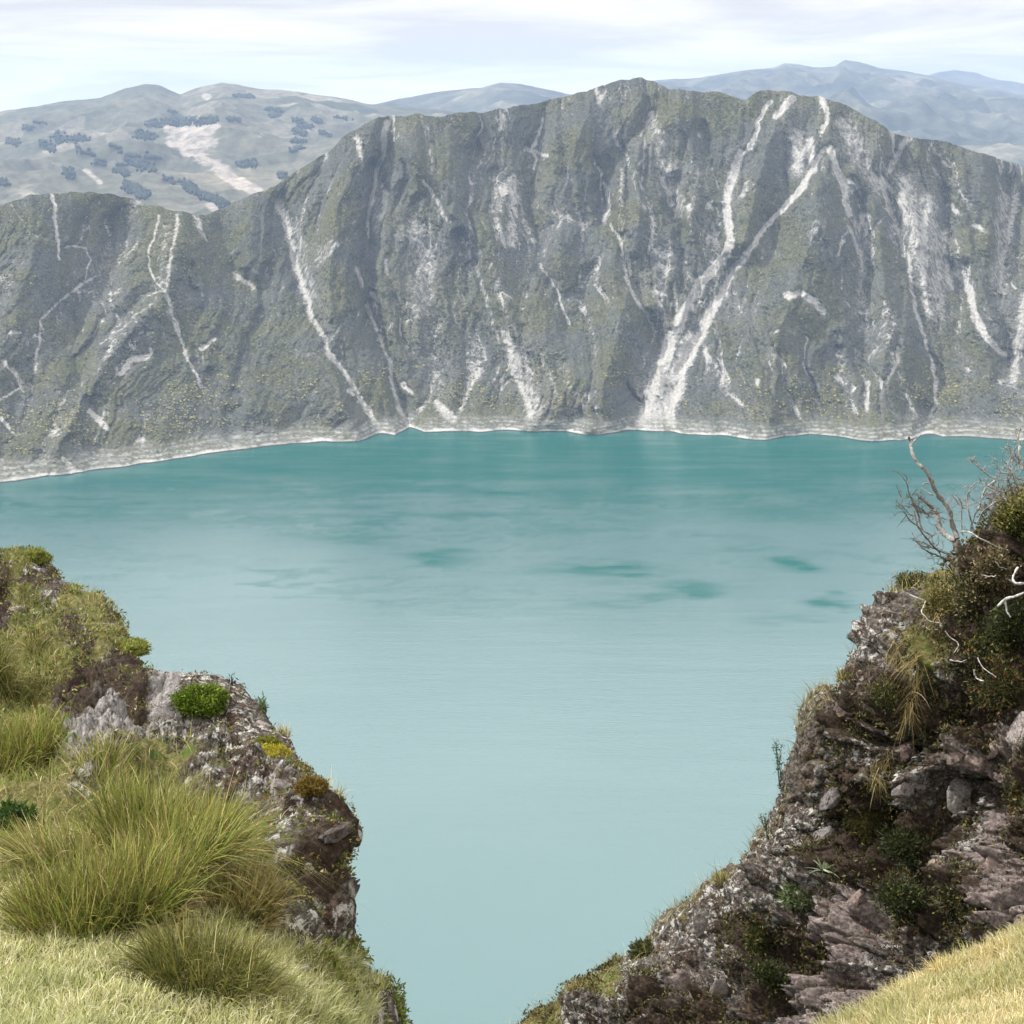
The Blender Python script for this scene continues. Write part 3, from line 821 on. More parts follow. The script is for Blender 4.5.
for (x0, y0, x1, y1, w_) in GRV:
    L = math.hypot(x1 - x0, y1 - y0)
    for k in range(int(14 + L * w_ * 2.6)):
        t_ = rng.random(); x = x0 + (x1 - x0) * t_ + rng.normal() * w_ * .4; y = y0 + (y1 - y0) * t_ + rng.normal() * w_ * .42
        i = np.argmin((flat[:, 0] - x) ** 2 + (flat[:, 1] - y) ** 2)
        p = FP[i] + np.array((rng.normal() * 4, rng.normal() * 4, 0))
        r = 3.2 + 3.0 * rng.random(); h = 7 + 6 * rng.random()
        a = np.arange(6) * 1.047 + rng.random()
        rr = r * (0.8 + 0.4 * rng.random(6))
        V = np.r_[np.c_[np.cos(a) * rr, np.sin(a) * rr, h * (.35 + .15 * rng.random(6))], [(0, 0, h)], [(0, 0, -3)]] + p
        gb.add(V, None, cone_t, np.array((0.020, 0.034, 0.020)) * (0.7 + 0.7 * rng.random()))
wood = gb.make('far_woods', M_LEAF, smooth=True)
tag(wood, 'dark groves of trees scattered on the hazy farmland', kind='stuff')

# ================================================================== haze
hv = np.array([(x, y, z) for x in (-9500, 9500) for y in (-1600, 17500) for z in (-460, 660)], float)
haze_q = [(0, 1, 3, 2), (4, 6, 7, 5), (0, 4, 5, 1), (2, 3, 7, 6), (0, 2, 6, 4), (1, 5, 7, 3)]
hm = bpy.data.materials.new('haze_air'); hm.use_nodes = True
hn = hm.node_tree; hn.nodes.clear()
ho = hn.nodes.new('ShaderNodeOutputMaterial'); hp = hn.nodes.new('ShaderNodeVolumePrincipled')
hp.inputs['Color'].default_value = (0.45, 0.60, 0.86, 1); hp.inputs['Density'].default_value = 0.8e-4
hn.links.new(hp.outputs[0], ho.inputs['Volume'])
haze = build('haze', hv, haze_q, None, hm, smooth=False)
tag(haze, 'pale blue haze over the crater and the hills', kind='stuff')


# ================================================================== foreground
def resample(pts, n):
    a = np.array(pts, float)
    # catmull-rom densify
    out = []
    for i in range(len(a) - 1):
        p0, p1, p2, p3 = a[max(i - 1, 0)], a[i], a[i + 1], a[min(i + 2, len(a) - 1)]
        t = np.linspace(0, 1, 12, endpoint=False)[:, None]
        out.append(0.5 * (2 * p1 + (p2 - p0) * t + (2 * p0 - 5 * p1 + 4 * p2 - p3) * t ** 2 + (3 * p1 - p0 - 3 * p2 + p3) * t ** 3))
    c = np.concatenate(out + [a[-1:]])
    s = np.r_[0, np.cumsum(np.hypot(*(c[1:] - c[:-1]).T))]
    u = np.linspace(0, s[-1], n)
    return np.c_[np.interp(u, s, c[:, 0]), np.interp(u, s, c[:, 1])]


def idw(ctrl, X, Y, names, power=3.0):
    out = {k: np.zeros(X.shape) for k in names}; tot = np.zeros(X.shape)
    for (x, y, k) in ctrl:
        w_ = 1.0 / (((X - x) ** 2 + (Y - y) ** 2 + 60.0) ** (power / 2))
        tot += w_
        if k in out: out[k] += w_
    return {k: a / tot for k, a in out.items()}


class Surf:
    pass


def loft(name, S, direction, L, nt, ns, depth_fn, ctrl, mat, rockamp, label, target=None, nb=40, back_len=4.0, round_d=0.5, seed=0.0, curve=1.25):
    s = resample(S, nt)
    tan = np.gradient(s, axis=0); tan /= np.linalg.norm(tan, axis=1)[:, None]
    u = np.linspace(0, 1, ns)[:, None] ** curve
    if target is not None:
        end = resample(target, nt)
    else:
        end = s + np.array(direction) * L
    px = s[None, :, 0] * (1 - u) + end[None, :, 0] * u
    py = s[None, :, 1] * (1 - u) + end[None, :, 1] * u
    dpx = np.hypot(px - s[None, :, 0], py - s[None, :, 1])
    d = depth_fn(px, py) + round_d * np.exp(-dpx / 14.0) ** 1.0
    front = W(px, py, d)
    # the far side falls away behind the outline
    inn = end - s; inn /= np.linalg.norm(inn, axis=1)[:, None]
    P0 = front[0]
    ray = P0 - np.array((0, 0, CAM_Z)); ray /= np.linalg.norm(ray, axis=1)[:, None]
    right = np.array((1, 0, 0)); up = np.array((0, SP, CP))
    inw = inn[:, :1] * right - inn[:, 1:] * up
    k = np.linspace(0, 1, nb + 1)[1:][::-1, None, None] * back_len
    kk = k / (k + 0.4) * 1.0
    backp = P0[None] + ray[None] * k * 0.9 + inw[None] * (k * 0.55 * kk) - np.array((0, 0, 1)) * (k * 0.5 * kk)
    G = np.concatenate([backp, front], 0)
    PX, PY, _ = project(G)
    masks = idw(ctrl, PX + 0 * PX, PY, ('turf', 'soil', 'pale'))
    N = grid_normals(G)
    toC = np.array((0, 0, CAM_Z)) - G
    sgn = np.sign((N[nb + ns // 3] * toC[nb + ns // 3]).sum(-1).mean())
    N = N * sgn
    p = (G - np.array((0, 0, CAM_Z))).reshape(-1, 3) + seed
    hard = 1 - np.clip(masks['turf'].ravel() * 1.15, 0, 0.9)
    wv = np.stack([fbm(p / 0.5 + 3, 3), fbm(p / 0.5 + 13, 3), fbm(p / 0.5 + 23, 3)], -1)
    f1, f2, cid = worley((p + 0.10 * wv) / np.array((0.55, 0.55, 0.42)))
    g1, g2, gid = worley((p + 0.04 * wv) / 0.19)
    h1, h2, hid = worley((p + 0.015 * wv) / 0.065)
    dd = 0.55 * fbm(p / 1.5 + 5, 4, 0.5)
    dd = dd + 0.42 * (cid - 0.5) * sstep(0.0, 0.16, f2 - f1) - 0.14 * (1 - sstep(0, 0.14, f2 - f1))
    dd = dd + 0.21 * (gid - 0.5) * sstep(0.0, 0.2, g2 - g1) - 0.05 * (1 - sstep(0, 0.16, g2 - g1))
    dd = dd + 0.085 * (hid - 0.5) * sstep(0, 0.2, h2 - h1) - .02 * (1 - sstep(0, .15, h2 - h1)) + 0.07 * fbm(p / 0.12, 4, 0.65)
    soft = 0.34 * fbm(p / 0.6 + 31, 4, 0.55) + 0.08 * fbm(p / 0.13 + 3, 3, 0.6)
    soft = soft * (0.18 + 0.82 * sstep(5.0, 9.5, project(G)[2].ravel()))
    dd = rockamp * (dd * hard + soft * (1 - hard))
    # keep the outline where it is: big shapes fade out near it
    ed = np.concatenate([np.zeros((nb, nt)), dpx], 0).ravel()
    dd = dd * (0.20 + 0.80 * sstep(0, 75, ed))
    G = G + N * dd.reshape(N.shape[:2])[..., None]
    o = build(name, G, grid_quads(G.shape[0], nt), mat=mat, attrs={k: a.ravel() for k, a in masks.items()})
    tag(o, label, kind='structure')
    r = Surf()
    r.P = G[nb:]; r.N = grid_normals(G)[nb:] * sgn; r.m = {k: a[nb:] for k, a in masks.items()}
    r.px, r.py, r.d = project(r.P)
    r.o = o
    return r


def at(surf, x, y):
    """surface point and normal seen at pixel x,y"""
    q = (surf.px - x) ** 2 + (surf.py - y) ** 2
    m = q < q.min() + 4.0
    dd = np.where(m, surf.d, 1e9)
    i = np.unravel_index(np.argmin(dd), dd.shape)
    return surf.P[i].copy(), surf.N[i].copy()


# ---- the ledge with the tussocks
LS = [(-160, 535), (-60, 548), (0, 553), (20, 554), (36, 550), (48, 557), (56, 565), (59, 578), (78, 590), (100, 593), (106, 606), (120, 620), (132, 640), (140, 660), (150, 669), (185, 675), (225, 684), (245, 691), (262, 705),
      (280, 719), (295, 736), (302, 756), (314, 770), (330, 792), (345, 812), (354, 826), (352, 838), (341, 844), (338, 851), (344, 870), (350, 892), (349, 920), (354, 950), (360, 970), (374, 985), (385, 998), (387, 1015), (383, 1045), (392, 1100), (390, 1250)]
LT = [(-330, 430), (-330, 560), (-330, 700), (-330, 850), (-330, 1000), (-330, 1150), (-330, 1300), (-330, 1420)]
dL = tps([(0, 560, 13.5), (60, 600, 12.6), (0, 640, 11.2), (-150, 560, 13), (-300, 700, 8.5), (120, 640, 11.2), (140, 670, 10.6), (70, 700, 9.4), (0, 740, 8.3), (200, 700, 9.9), (160, 740, 8.6), (260, 715, 9.6), (290, 750, 9.0),
          (80, 800, 7.0), (200, 820, 6.9), (0, 860, 6.0), (300, 800, 7.9), (350, 825, 8.0), (300, 860, 6.7), (340, 870, 7.6), (150, 900, 5.5), (250, 930, 5.4), (320, 930, 6.2), (350, 930, 7.0), (345, 980, 5.9), (390, 1000, 6.3), (330, 1010, 5.2),
          (200, 990, 4.75), (60, 960, 4.75), (0, 1024, 4.1), (200, 1060, 4.2), (330, 1080, 4.5), (400, 1100, 5.4), (-300, 1000, 4.4), (0, 1200, 3.0), (300, 1250, 3.2), (-300, 1350, 2.5)])
cL = [(20, 600, 'turf'), (72, 622, 'soil'), (112, 615, 'soil'), (30, 583, 'soil'), (88, 664, 'soil'), (60, 590, 'rock'), (128, 640, 'soil'), (5, 600, 'soil'), (98, 676, 'soil'), (70, 690, 'soil'), (120, 690, 'soil'), (95, 640, 'soil'), (85, 600, 'turf'), (118, 632, 'turf'), (60, 660, 'turf'), (45, 735, 'turf'), (60, 690, 'turf'), (70, 605, 'turf'), (95, 620, 'turf'), (100, 645, 'turf'), (40, 650, 'turf'), (40, 700, 'turf'), (15, 760, 'turf'), (-100, 700, 'turf'), (-100, 600, 'turf'), (40, 800, 'turf'), (0, 880, 'turf'), (100, 860, 'turf'), (200, 830, 'turf'), (150, 780, 'turf'),
      (230, 880, 'turf'), (150, 920, 'turf'), (250, 960, 'turf'), (100, 980, 'turf'), (0, 980, 'turf'), (0, 1100, 'turf'), (200, 1020, 'turf'), (320, 1015, 'turf'), (300, 985, 'turf'), (345, 990, 'turf'), (200, 1120, 'turf'), (350, 1080, 'turf'), (-200, 900, 'turf'), (-200, 1200, 'turf'), (200, 1300, 'turf'),
      (100, 688, 'soil'), (130, 702, 'soil'), (75, 700, 'soil'), (60, 712, 'soil'), (125, 655, 'soil'), (0, 575, 'soil'), (20, 566, 'turf'), (165, 684, 'pale'), (195, 680, 'rock'), (110, 742, 'pale'), (85, 758, 'pale'), (150, 722, 'pale'), (195, 738, 'rock'), (232, 722, 'rock'), (250, 705, 'rock'),
      (285, 725, 'rock'), (290, 745, 'rock'), (250, 765, 'soil'), (300, 790, 'soil'), (275, 775, 'pale'), (305, 815, 'pale'), (330, 830, 'rock'), (340, 815, 'soil'), (345, 838, 'rock'), (320, 860, 'soil'), (335, 890, 'rock'), (345, 930, 'rock'), (300, 900, 'soil'), (315, 880, 'soil'), (320, 930, 'rock'), (350, 960, 'rock'), (380, 1000, 'rock'), (365, 985, 'turf'), (390, 1030, 'rock'), (390, 1150, 'rock'), (45, 562, 'rock'), (55, 575, 'soil')]
M_GL = mat_ground('ledge_ground')
ledge = loft('rocky_ledge', LS, None, 0, 760, 560, dL, cL, M_GL, 0.6, 'grassy rock ledge falling away to the lake at lower left', target=LT, round_d=0.35, seed=2.0, curve=1.45)

# ---- the dark cliff
RS = [(330, 1200), (420, 1110), (520, 1026), (545, 1006), (565, 991), (585, 977), (615, 961), (640, 950), (649, 935), (656, 916), (690, 896), (720, 876), (755, 850), (766, 830), (773, 800), (781, 776), (790, 760), (792, 740), (795, 712), (801, 700), (815, 687),
      (840, 681), (850, 668), (862, 650), (868, 626), (880, 606), (889, 592), (906, 582), (930, 578), (946, 570), (958, 558), (975, 535), (990, 508), (1006, 492), (1030, 480), (1110, 440), (1300, 380)]
dR = tps([(420, 1110, 14.2), (520, 1024, 14), (650, 930, 14), (765, 830, 13.6), (795, 720, 13.0), (865, 640, 12.8), (950, 560, 12.6), (1024, 480, 12.2), (1200, 400, 11.6), (830, 900, 12.3), (900, 800, 12.0), (1000, 700, 11.4), (1024, 600, 11.7), (1024, 880, 10.6), (900, 950, 11.3),
          (1100, 700, 10.9), (1200, 900, 9.8), (850, 1100, 11.4), (1200, 1200, 9.0), (700, 1000, 12.9), (600, 1024, 13.4), (820, 780, 12.6), (905, 690, 12.0), (960, 640, 11.7), (870, 850, 12.2), (960, 780, 11.3), (1400, 800, 9)])
cR = [(540, 1015, 'turf'), (600, 975, 'turf'), (640, 960, 'rock'), (590, 1010, 'rock'), (650, 1000, 'soil'), (680, 950, 'rock'), (665, 925, 'rock'), (700, 905, 'rock'), (730, 885, 'rock'), (690, 980, 'pale'), (710, 1010, 'soil'), (740, 930, 'soil'), (760, 870, 'rock'), (790, 800, 'rock'), (800, 760, 'rock'), (815, 720, 'rock'), (800, 840, 'rock'),
      (780, 900, 'rock'), (830, 690, 'rock'), (870, 670, 'rock'), (885, 630, 'rock'), (900, 610, 'rock'), (850, 720, 'soil'), (870, 750, 'rock'), (900, 700, 'soil'), (915, 740, 'soil'), (930, 650, 'turf'), (900, 650, 'rock'), (950, 590, 'turf'), (960, 640, 'soil'), (985, 660, 'soil'), (1010, 640, 'soil'), (985, 600, 'soil'), (1000, 540, 'soil'), (1024, 500, 'turf'), (975, 560, 'soil'),
      (865, 820, 'soil'), (840, 850, 'soil'), (850, 790, 'soil'), (880, 870, 'soil'), (900, 850, 'soil'), (920, 880, 'soil'), (905, 760, 'rock'), (930, 790, 'rock'), (950, 760, 'pale'), (970, 770, 'pale'), (990, 740, 'pale'), (970, 730, 'soil'), (1000, 800, 'soil'), (1015, 780, 'soil'), (960, 820, 'pale'), (945, 850, 'rock'), (985, 850, 'pale'), (1010, 870, 'pale'), (1020, 900, 'pale'), (1015, 830, 'soil'),
      (830, 930, 'pale'), (820, 970, 'pale'), (850, 900, 'pale'), (800, 1000, 'pale'), (840, 1000, 'pale'), (780, 1015, 'pale'), (760, 980, 'soil'), (790, 950, 'soil'), (870, 960, 'rock'), (880, 920, 'soil'), (910, 930, 'soil'), (940, 910, 'soil'), (960, 920, 'soil'), (990, 890, 'soil'), (930, 950, 'rock'), (860, 1100, 'rock'), (1200, 800, 'rock'), (1200, 600, 'soil'), (740, 1000, 'rock'), (720, 960, 'rock')]
M_GR = mat_ground('cliff_rock', pink=True)
cliff = loft('cliff', RS, (0.72, 0.69), 620, 840, 620, dR, cR, M_GR, 1.0, 'dark rocky cliff with reddish stone and scrub above the lake at right', nb=40, back_len=5.0, round_d=0.6, seed=9.0, curve=1.15)

# ---- the dry grass bank in the corner
BS = [(600, 1190), (700, 1105), (770, 1056), (818, 1031), (860, 1013), (901, 985), (945, 964), (984, 949), (1024, 928), (1100, 890), (1250, 820), (1450, 750)]
dB = tps([(700, 1105, 5.2), (818, 1030, 5.4), (945, 965, 5.6), (1024, 930, 5.7), (1024, 1024, 4.7), (930, 1024, 4.8), (1250, 820, 5.8), (1200, 1100, 3.7), (900, 1200, 3.8), (1100, 1350, 3.0), (1450, 900, 5.0), (1400, 1250, 3.2)])
cB = [(900, 1000, 'turf'), (1000, 1000, 'turf'), (1200, 1000, 'turf'), (800, 1100, 'turf')]
M_BANK = mat_turf_bank()
bank = loft('grass_bank', BS, (0.42, 0.9), 420, 420, 260, dB, cB, M_BANK, 0.35, 'dry yellow grass bank in the lower right corner', nb=24, back_len=1.6, round_d=0.12, seed=5.0, curve=1.2)


# ------------------------------------------------------------------ blades and leaves
def blades(base, length, width, dirs, droop, colors, seg=5, tipcol=None, wdir=None):
    """ribbons: base (n,3), dirs (n,3) start direction, droop = how far the tip bends over"""
    n = len(base)
    t = np.linspace(0, 1, seg + 1)
    dirs = dirs / np.linalg.norm(dirs, axis=1, keepdims=True)
    horiz = dirs.copy(); horiz[:, 2] = 0
    horiz += rng.normal(size=(n, 3)) * np.array((.08, .08, 0))
    hn_ = np.linalg.norm(horiz, axis=1, keepdims=True) + 1e-6
    horiz /= hn_
    side = np.cross(dirs, np.array((0, 0, 1.0)) + 0.15 * rng.normal(size=(n, 3)))
    side /= np.linalg.norm(side, axis=1, keepdims=True) + 1e-9
    a = rng.random(n) * 6.28
    nrm = np.cross(dirs, side)
    side = side * np.cos(a)[:, None] + nrm * np.sin(a)[:, None]
    pts = base[:, None] + dirs[:, None] * (length[:, None] * t[None])[..., None]
    bend = (droop * length)[:, None] * t[None] ** 2.2
    pts = pts + horiz[:, None] * (bend * 0.75)[..., None] - np.array((0, 0, 1.0)) * (bend * (0.35 + 0.65 * t[None] ** 1.5))[..., None]
    wv = width[:, None] * (1 - 0.92 * t[None] ** 1.4) * 0.5
    Vv = np.stack([pts - side[:, None] * wv[..., None], pts + side[:, None] * wv[..., None]], 2)   # n,seg+1,2,3
    idx = np.arange(n)[:, None] * (2 * (seg + 1)) + 2 * np.arange(seg)[None]
    Q = np.stack([idx, idx + 1, idx + 3, idx + 2], -1).reshape(-1, 4)
    c = np.broadcast_to(colors[:, None], (n, seg + 1, 3)).copy()
    if tipcol is not None:
        m = (t[None, :, None] ** 1.6) * tipcol[1]
        c = c * (1 - m) + np.asarray(tipcol[0]) * m
    C = np.repeat(c[:, :, None], 2, 2)
    return Vv.reshape(-1, 3), Q, C.reshape(-1, 3)


def palette(n, cols, weights, var=0.22):
    cols = np.array(cols); k = rng.choice(len(cols), n, p=np.array(weights) / np.sum(weights))
    return cols[k] * (1 + var * rng.normal(size=(n, 1))).clip(0.45, 1.7)


GREEN = [(0.075, 0.140, 0.014), (0.155, 0.208, 0.026), (0.25, 0.252, 0.052), (0.42, 0.34, 0.13), (0.028, 0.045, 0.008), (0.13, 0.085, 0.035)]
WSUN = [3, 3.2, 2.2, 1.0, 3.6, 1.4]  # extra weight on the darkest green paints shaded gaps between blades


TS = 0.46


def tussock(surf, x, y, r, length, n, cols=GREEN, wts=WSUN, label='', lean=(0, 0), spread=0.85, droop=0.18, width=0.0044, stalks=0, name='grass_tussock', group='grass tussocks on the ledge', cat='grass tussock', sink=0.02, squash=1.0):
    p, nrm = at(surf, x, y)
    n = int(n * .85); length = length * TS; r = r * (0.5 + 0.5 * TS); spread = spread * .42
    root = empty(name, p, label, cat, group)
    rr = r * np.sqrt(rng.random(n)); a = rng.random(n) * 6.2832
    off = np.c_[np.cos(a) * rr, np.sin(a) * rr * squash, np.zeros(n)]
    # follow the slope
    nn = nrm if nrm[2] > 0.35 else np.array((nrm[0] * .4, nrm[1] * .4, 0.9))
    off[:, 2] = np.clip(-(off[:, 0] * nn[0] + off[:, 1] * nn[1]) / nn[2], -r * .7, r * .7) - sink
    out = np.c_[np.cos(a), np.sin(a), np.zeros(n)] * (rr / r * spread * (0.6 + 0.7 * rng.random(n)))[:, None]
    dirs = np.array((0, 0, 1.0)) + out + np.array((lean[0], lean[1], 0)) + 0.25 * rng.normal(size=(n, 3))
    ln = length * (0.45 + 0.75 * rng.random(n) ** 0.8)
    V, Q, C = blades(off, ln, width * (0.6 + 0.8 * rng.random(n)), dirs, droop * (0.1 + 2.6 * rng.random(n) ** 2.2), palette(n, cols, wts, .4), 6, ((0.36, 0.30, 0.10), 0.38))
    parts = [(V, Q, C)]
    # dead straw skirt at the foot
    m = n // 5
    a = rng.random(m) * 6.2832; rr = r * (0.75 + 0.35 * rng.random(m))
    off = np.c_[np.cos(a) * rr, np.sin(a) * rr * squash, np.zeros(m)]
    off[:, 2] = np.clip(-(off[:, 0] * nn[0] + off[:, 1] * nn[1]) / nn[2], -r, r) - sink
    dirs = np.c_[np.cos(a), np.sin(a), 0.5 + 0.5 * rng.random(m)] + .2 * rng.normal(size=(m, 3))
    V, Q, C = blades(off, length * (0.25 + 0.4 * rng.random(m)), width * np.ones(m), dirs, 0.6 * rng.random(m), palette(m, [(0.52, 0.44, 0.25), (0.36, 0.28, 0.14), (0.22, 0.16, 0.08)], [3, 2, 1.5]), 5)
    if n > 500: build('dead_skirt', V, Q, None, M_BLADE, root, {'tint': C})
    else: parts.append((V, Q, C))
    if stalks:
        off = np.c_[rng.normal(size=(stalks, 2)) * r * .5, np.zeros(stalks)]
        dirs = np.array((0, 0, 1.0)) + .3 * rng.normal(size=(stalks, 3)) * np.array((1, 1, .2)) + np.array((lean[0], lean[1], 0))
        ln = length * (1.0 + 0.35 * rng.random(stalks))
        V, Q, C = blades(off, ln, 0.0035 * np.ones(stalks), dirs, 0.25 * rng.random(stalks), palette(stalks, [(0.55, 0.47, 0.27)], [1]), 6)
        parts.append((V, Q, C))
    off_ = np.cumsum([0] + [len(q[0]) for q in parts])
    build('blades', np.concatenate([q[0] for q in parts]), np.concatenate([q[1] + k for q, k in zip(parts, off_)]), None, M_BLADE, root, {'tint': np.concatenate([q[2] for q in parts])})
    return root


BRN = [(0.10, 0.092, 0.024), (0.15, 0.12, 0.04), (0.06, 0.075, 0.014), (0.28, 0.23, 0.10), (0.06, 0.042, 0.018)]
DRK = [(0.045, 0.070, 0.010), (0.080, 0.105, 0.016), (0.14, 0.14, 0.028), (0.25, 0.21, 0.08), (0.020, 0.032, 0.007)]
STR = [(0.42, 0.36, 0.18), (0.31, 0.265, 0.11), (0.18, 0.18, 0.045), (0.48, 0.43, 0.26)]

tussock(ledge, 72, 928, .17, .44, 2300, label='dense yellow green tussock at the left foot of the big grass clump', lean=(-.10, .05), stalks=6)
tussock(ledge, 128, 915, .17, .52, 2400, label='tall upright green tussock between the left and the bushy dark tussocks', lean=(.08, .05), stalks=6)
tussock(ledge, 164, 885, .22, .62, 2600, label='tallest arching olive tussock in the middle of the big grass clump', lean=(.10, .1), stalks=10, droop=.55)
tussock(ledge, 198, 862, .17, .52, 2200, GREEN, WSUN, label='feathery green tussock reaching towards the green cushion plant', lean=(.04, .15), stalks=8)
tussock(ledge, 206, 985, .19, .38, 3000, DRK, [3, 3, 2, 1, 2.4], label='dark bushy tussock lowest in front of the big grass clump', spread=1.1, droop=.55, stalks=4)
tussock(ledge, 236, 908, .13, .34, 1700, BRN, [2, 3, 2, 2, 2], label='brownish wispy tussock beside the lichened rock', lean=(.1, .1), spread=1.0, stalks=4)
tussock(ledge, 150, 850, .20, .52, 1900, label='pale topped tussock at the back of the big grass clump', lean=(-.02, .15), stalks=8)
tussock(ledge, 60, 860, .16, .40, 1200, STR + GREEN[:2], [2, 2, 2, 1, 2, 2], label='straw coloured tuft leaning left behind the big grass clump', lean=(-.3, 0), stalks=4)
tussock(ledge, 8, 690, .20, .50, 1700, DRK, [3, 3, 2, 1.4, 2.4], label='dark tussock at the left edge below the mossy bank', lean=(.05, 0), stalks=4, droop=.6)
tussock(ledge, 26, 755, .17, .44, 1400, label='green tussock left of the dark soil bank', lean=(-.05, 0), stalks=4)
tussock(ledge, -12, 775, .20, .45, 1200, label='green tussock cut by the left edge of the picture', lean=(.05, 0))
tussock(ledge, 105, 775, .12, .30, 600, STR + GREEN[:2], [1, 2, 2, 1, 2, 2], label='thin pale tuft on the bare pale rock', lean=(0, .1), stalks=4)
tussock(ledge, 40, 650, .10, .24, 400, STR + GREEN[:2], [1, 2, 2, 1, 2, 2], label='short straw tuft on top of the mossy bank', stalks=3)
tussock(ledge, 318, 975, .10, .20, 700, GREEN, WSUN, label='short fresh green tuft at the foot of the lichened rock', spread=1.2)
tussock(ledge, 372, 982, .035, .22, 60, STR, [2, 2, 1, 2], label='few thin pale stalks on the lowest rock corner above the water', stalks=6, spread=.4)
tussock(ledge, 333, 800, .04, .22, 70, STR, [2, 2, 1, 2], label='thin curved stalks on the rock beak above the water', stalks=7, spread=.5)
tussock(ledge, 290, 727, .05, .16, 120, STR, [2, 2, 1, 2], label='small dry tuft on the crest behind the yellow moss', stalks=4, spread=.5)
tussock(ledge, 100, 598, .04, .16, 50, STR, [2, 2, 1, 2], label='few pale stalks on the crest of the mossy bank', stalks=5, spread=.5)


def scatter(surf, n, region, maxtries=14):
    """n random points on a surface where region(px, py, masks...) is true; returns points, normals, px, py"""
    nr_, nt_ = surf.px.shape
    out = []
    # weight by world area so that cover is even on the ground
    dA = np.linalg.norm(np.cross(np.gradient(surf.P, axis=0), np.gradient(surf.P, axis=1)), axis=-1)
    w_ = dA * np.clip(region(surf.px, surf.py, surf.m, surf.P), 0, 1)
    w_ = w_.ravel(); w_ /= w_.sum()
    i = rng.choice(w_.size, n, p=w_)
    r, c = np.divmod(i, nt_)
    r2 = np.clip(r + 1, 0, nr_ - 1); c2 = np.clip(c + 1, 0, nt_ - 1)
    a, b_ = rng.random((n, 1)), rng.random((n, 1))
    P = surf.P[r, c] + (surf.P[r2, c] - surf.P[r, c]) * a + (surf.P[r, c2] - surf.P[r, c]) * b_
    return P, surf.N[r, c]


def inframe(x, y, m=60):
    return (x > -m) & (x < 1024 + m) & (y < 1024 + m + 40)


def around(x, y):
    return 1.0 * inframe(x, y) + 0.35 * ((x > -320) & (x < 1330) & (y < 1250))


# ---- short grass
def short_grass(name, surf, n, region, lmin, lmax, cols, wts, label, width=0.0028, lean=0.5, patch=0.55):
    P, N = scatter(surf, n, region)
    pn = fbm(P / 0.28, 3); pn2 = fbm(P / 0.09 + 9, 2)
    keep = rng.random(n) < 0.75 + 0.5 * pn2
    P, N, pn = P[keep], N[keep], pn[keep]
    n = len(P)
    dirs = np.array((0, 0, 1.0)) + 0.35 * N + lean * rng.normal(size=(n, 3)) * np.array((1, 1, .25))
    dirs[:, 2] = np.abs(dirs[:, 2]) + .15
    ln = (lmin + (lmax - lmin) * rng.random(n) ** 1.5) * (0.8 + 0.6 * np.clip(pn + .4, 0, 1))
    c = palette(n, cols, wts, .18)
    g = sstep(0.0, 0.5, pn)[:, None] * patch
    c = c * (1 - g) + np.array((0.16, 0.22, 0.05)) * g * (0.7 + .6 * rng.random((n, 1)))
    V, Q, C = blades(P - np.array((0, 0, .004)), ln, width * (.6 + .8 * rng.random(n)), dirs, 0.5 * rng.random(n), c, 3)
    o = build(name, V, Q, None, M_BLADE, None, {'tint': C})
    return tag(o, label, kind='stuff')


PALEG = [(0.54, 0.51, 0.29), (0.44, 0.43, 0.19), (0.27, 0.31, 0.09), (0.62, 0.585, 0.40), (0.13, 0.18, 0.04)]
short_grass('short_grass', ledge, 120000, lambda x, y, m, P: around(x, y) * (y > 860) * sstep(.25, .6, m['turf']) * sstep(0, 60, y - 905 - 0.10 * x + 30), .025, .075, PALEG, [3, 3, 2, 2, 1], 'short pale dry grass on the ledge in front', patch=.35)
short_grass('short_grass', ledge, 34000, lambda x, y, m, P: around(x, y) * (y <= 900) * sstep(.3, .6, m['turf']) * (.25 + .75 * sstep(110, 40, x + .3 * (640 - y))), .03, .10, STR + GREEN[:3], [2, 2, 2, 1, 2, 2, 2], 'mixed straw and green grass on the upper ledge', width=.0035)
short_grass('short_grass', bank, 120000, lambda x, y, m, P: around(x, y), .018, .06, [(0.56, 0.49, 0.27), (0.46, 0.385, 0.17), (0.62, 0.56, 0.37), (0.27, 0.265, 0.09)], [3, 2, 3, 1.4], 'dry yellow grass on the corner bank', patch=.4)


# ---- leaves
def leaves(P, N, size, cols, wts, n_per=1, up=0.5, var=.25, asp=0.42):
    n = len(P)
    d = N * (1 - up) + np.array((0, 0, up)) + 0.75 * rng.normal(size=(n, 3))
    d /= np.linalg.norm(d, axis=1, keepdims=True)
    s = np.cross(d, rng.normal(size=(n, 3))); s /= np.linalg.norm(s, axis=1, keepdims=True)
    k = np.cross(d, s)
    L = size * (0.5 + rng.random((n, 1)))
    V = np.stack([P, P + d * L * .5 + s * L * asp * .5 + k * L * .08, P + d * L, P + d * L * .5 - s * L * asp * .5 + k * L * .08], 1)
    Q = np.arange(4 * n).reshape(n, 4)
    C = np.repeat(palette(n, cols, wts, var), 4, 0)
    return V.reshape(-1, 3), Q, C


# ground cover: mosses and low herbs, one mass
def cover(name, surf, n, region, size, cols, wts, label, lift=.01, up=.4):
    P, N = scatter(surf, n, region)
    lump = fbm(P / 0.16, 3)
    k = rng.random(n) < sstep(-.15, .35, lump)
    P, N, lump = P[k], N[k], lump[k]
    P = P + N * (lift + .05 * np.clip(lump, 0, 1) * rng.random(len(P)))[:, None]
    V, Q, C = leaves(P, N, size, cols, wts, up=up)
    return tag(build(name, V, Q, None, M_LEAF, None, {'tint': C}), label, kind='stuff')


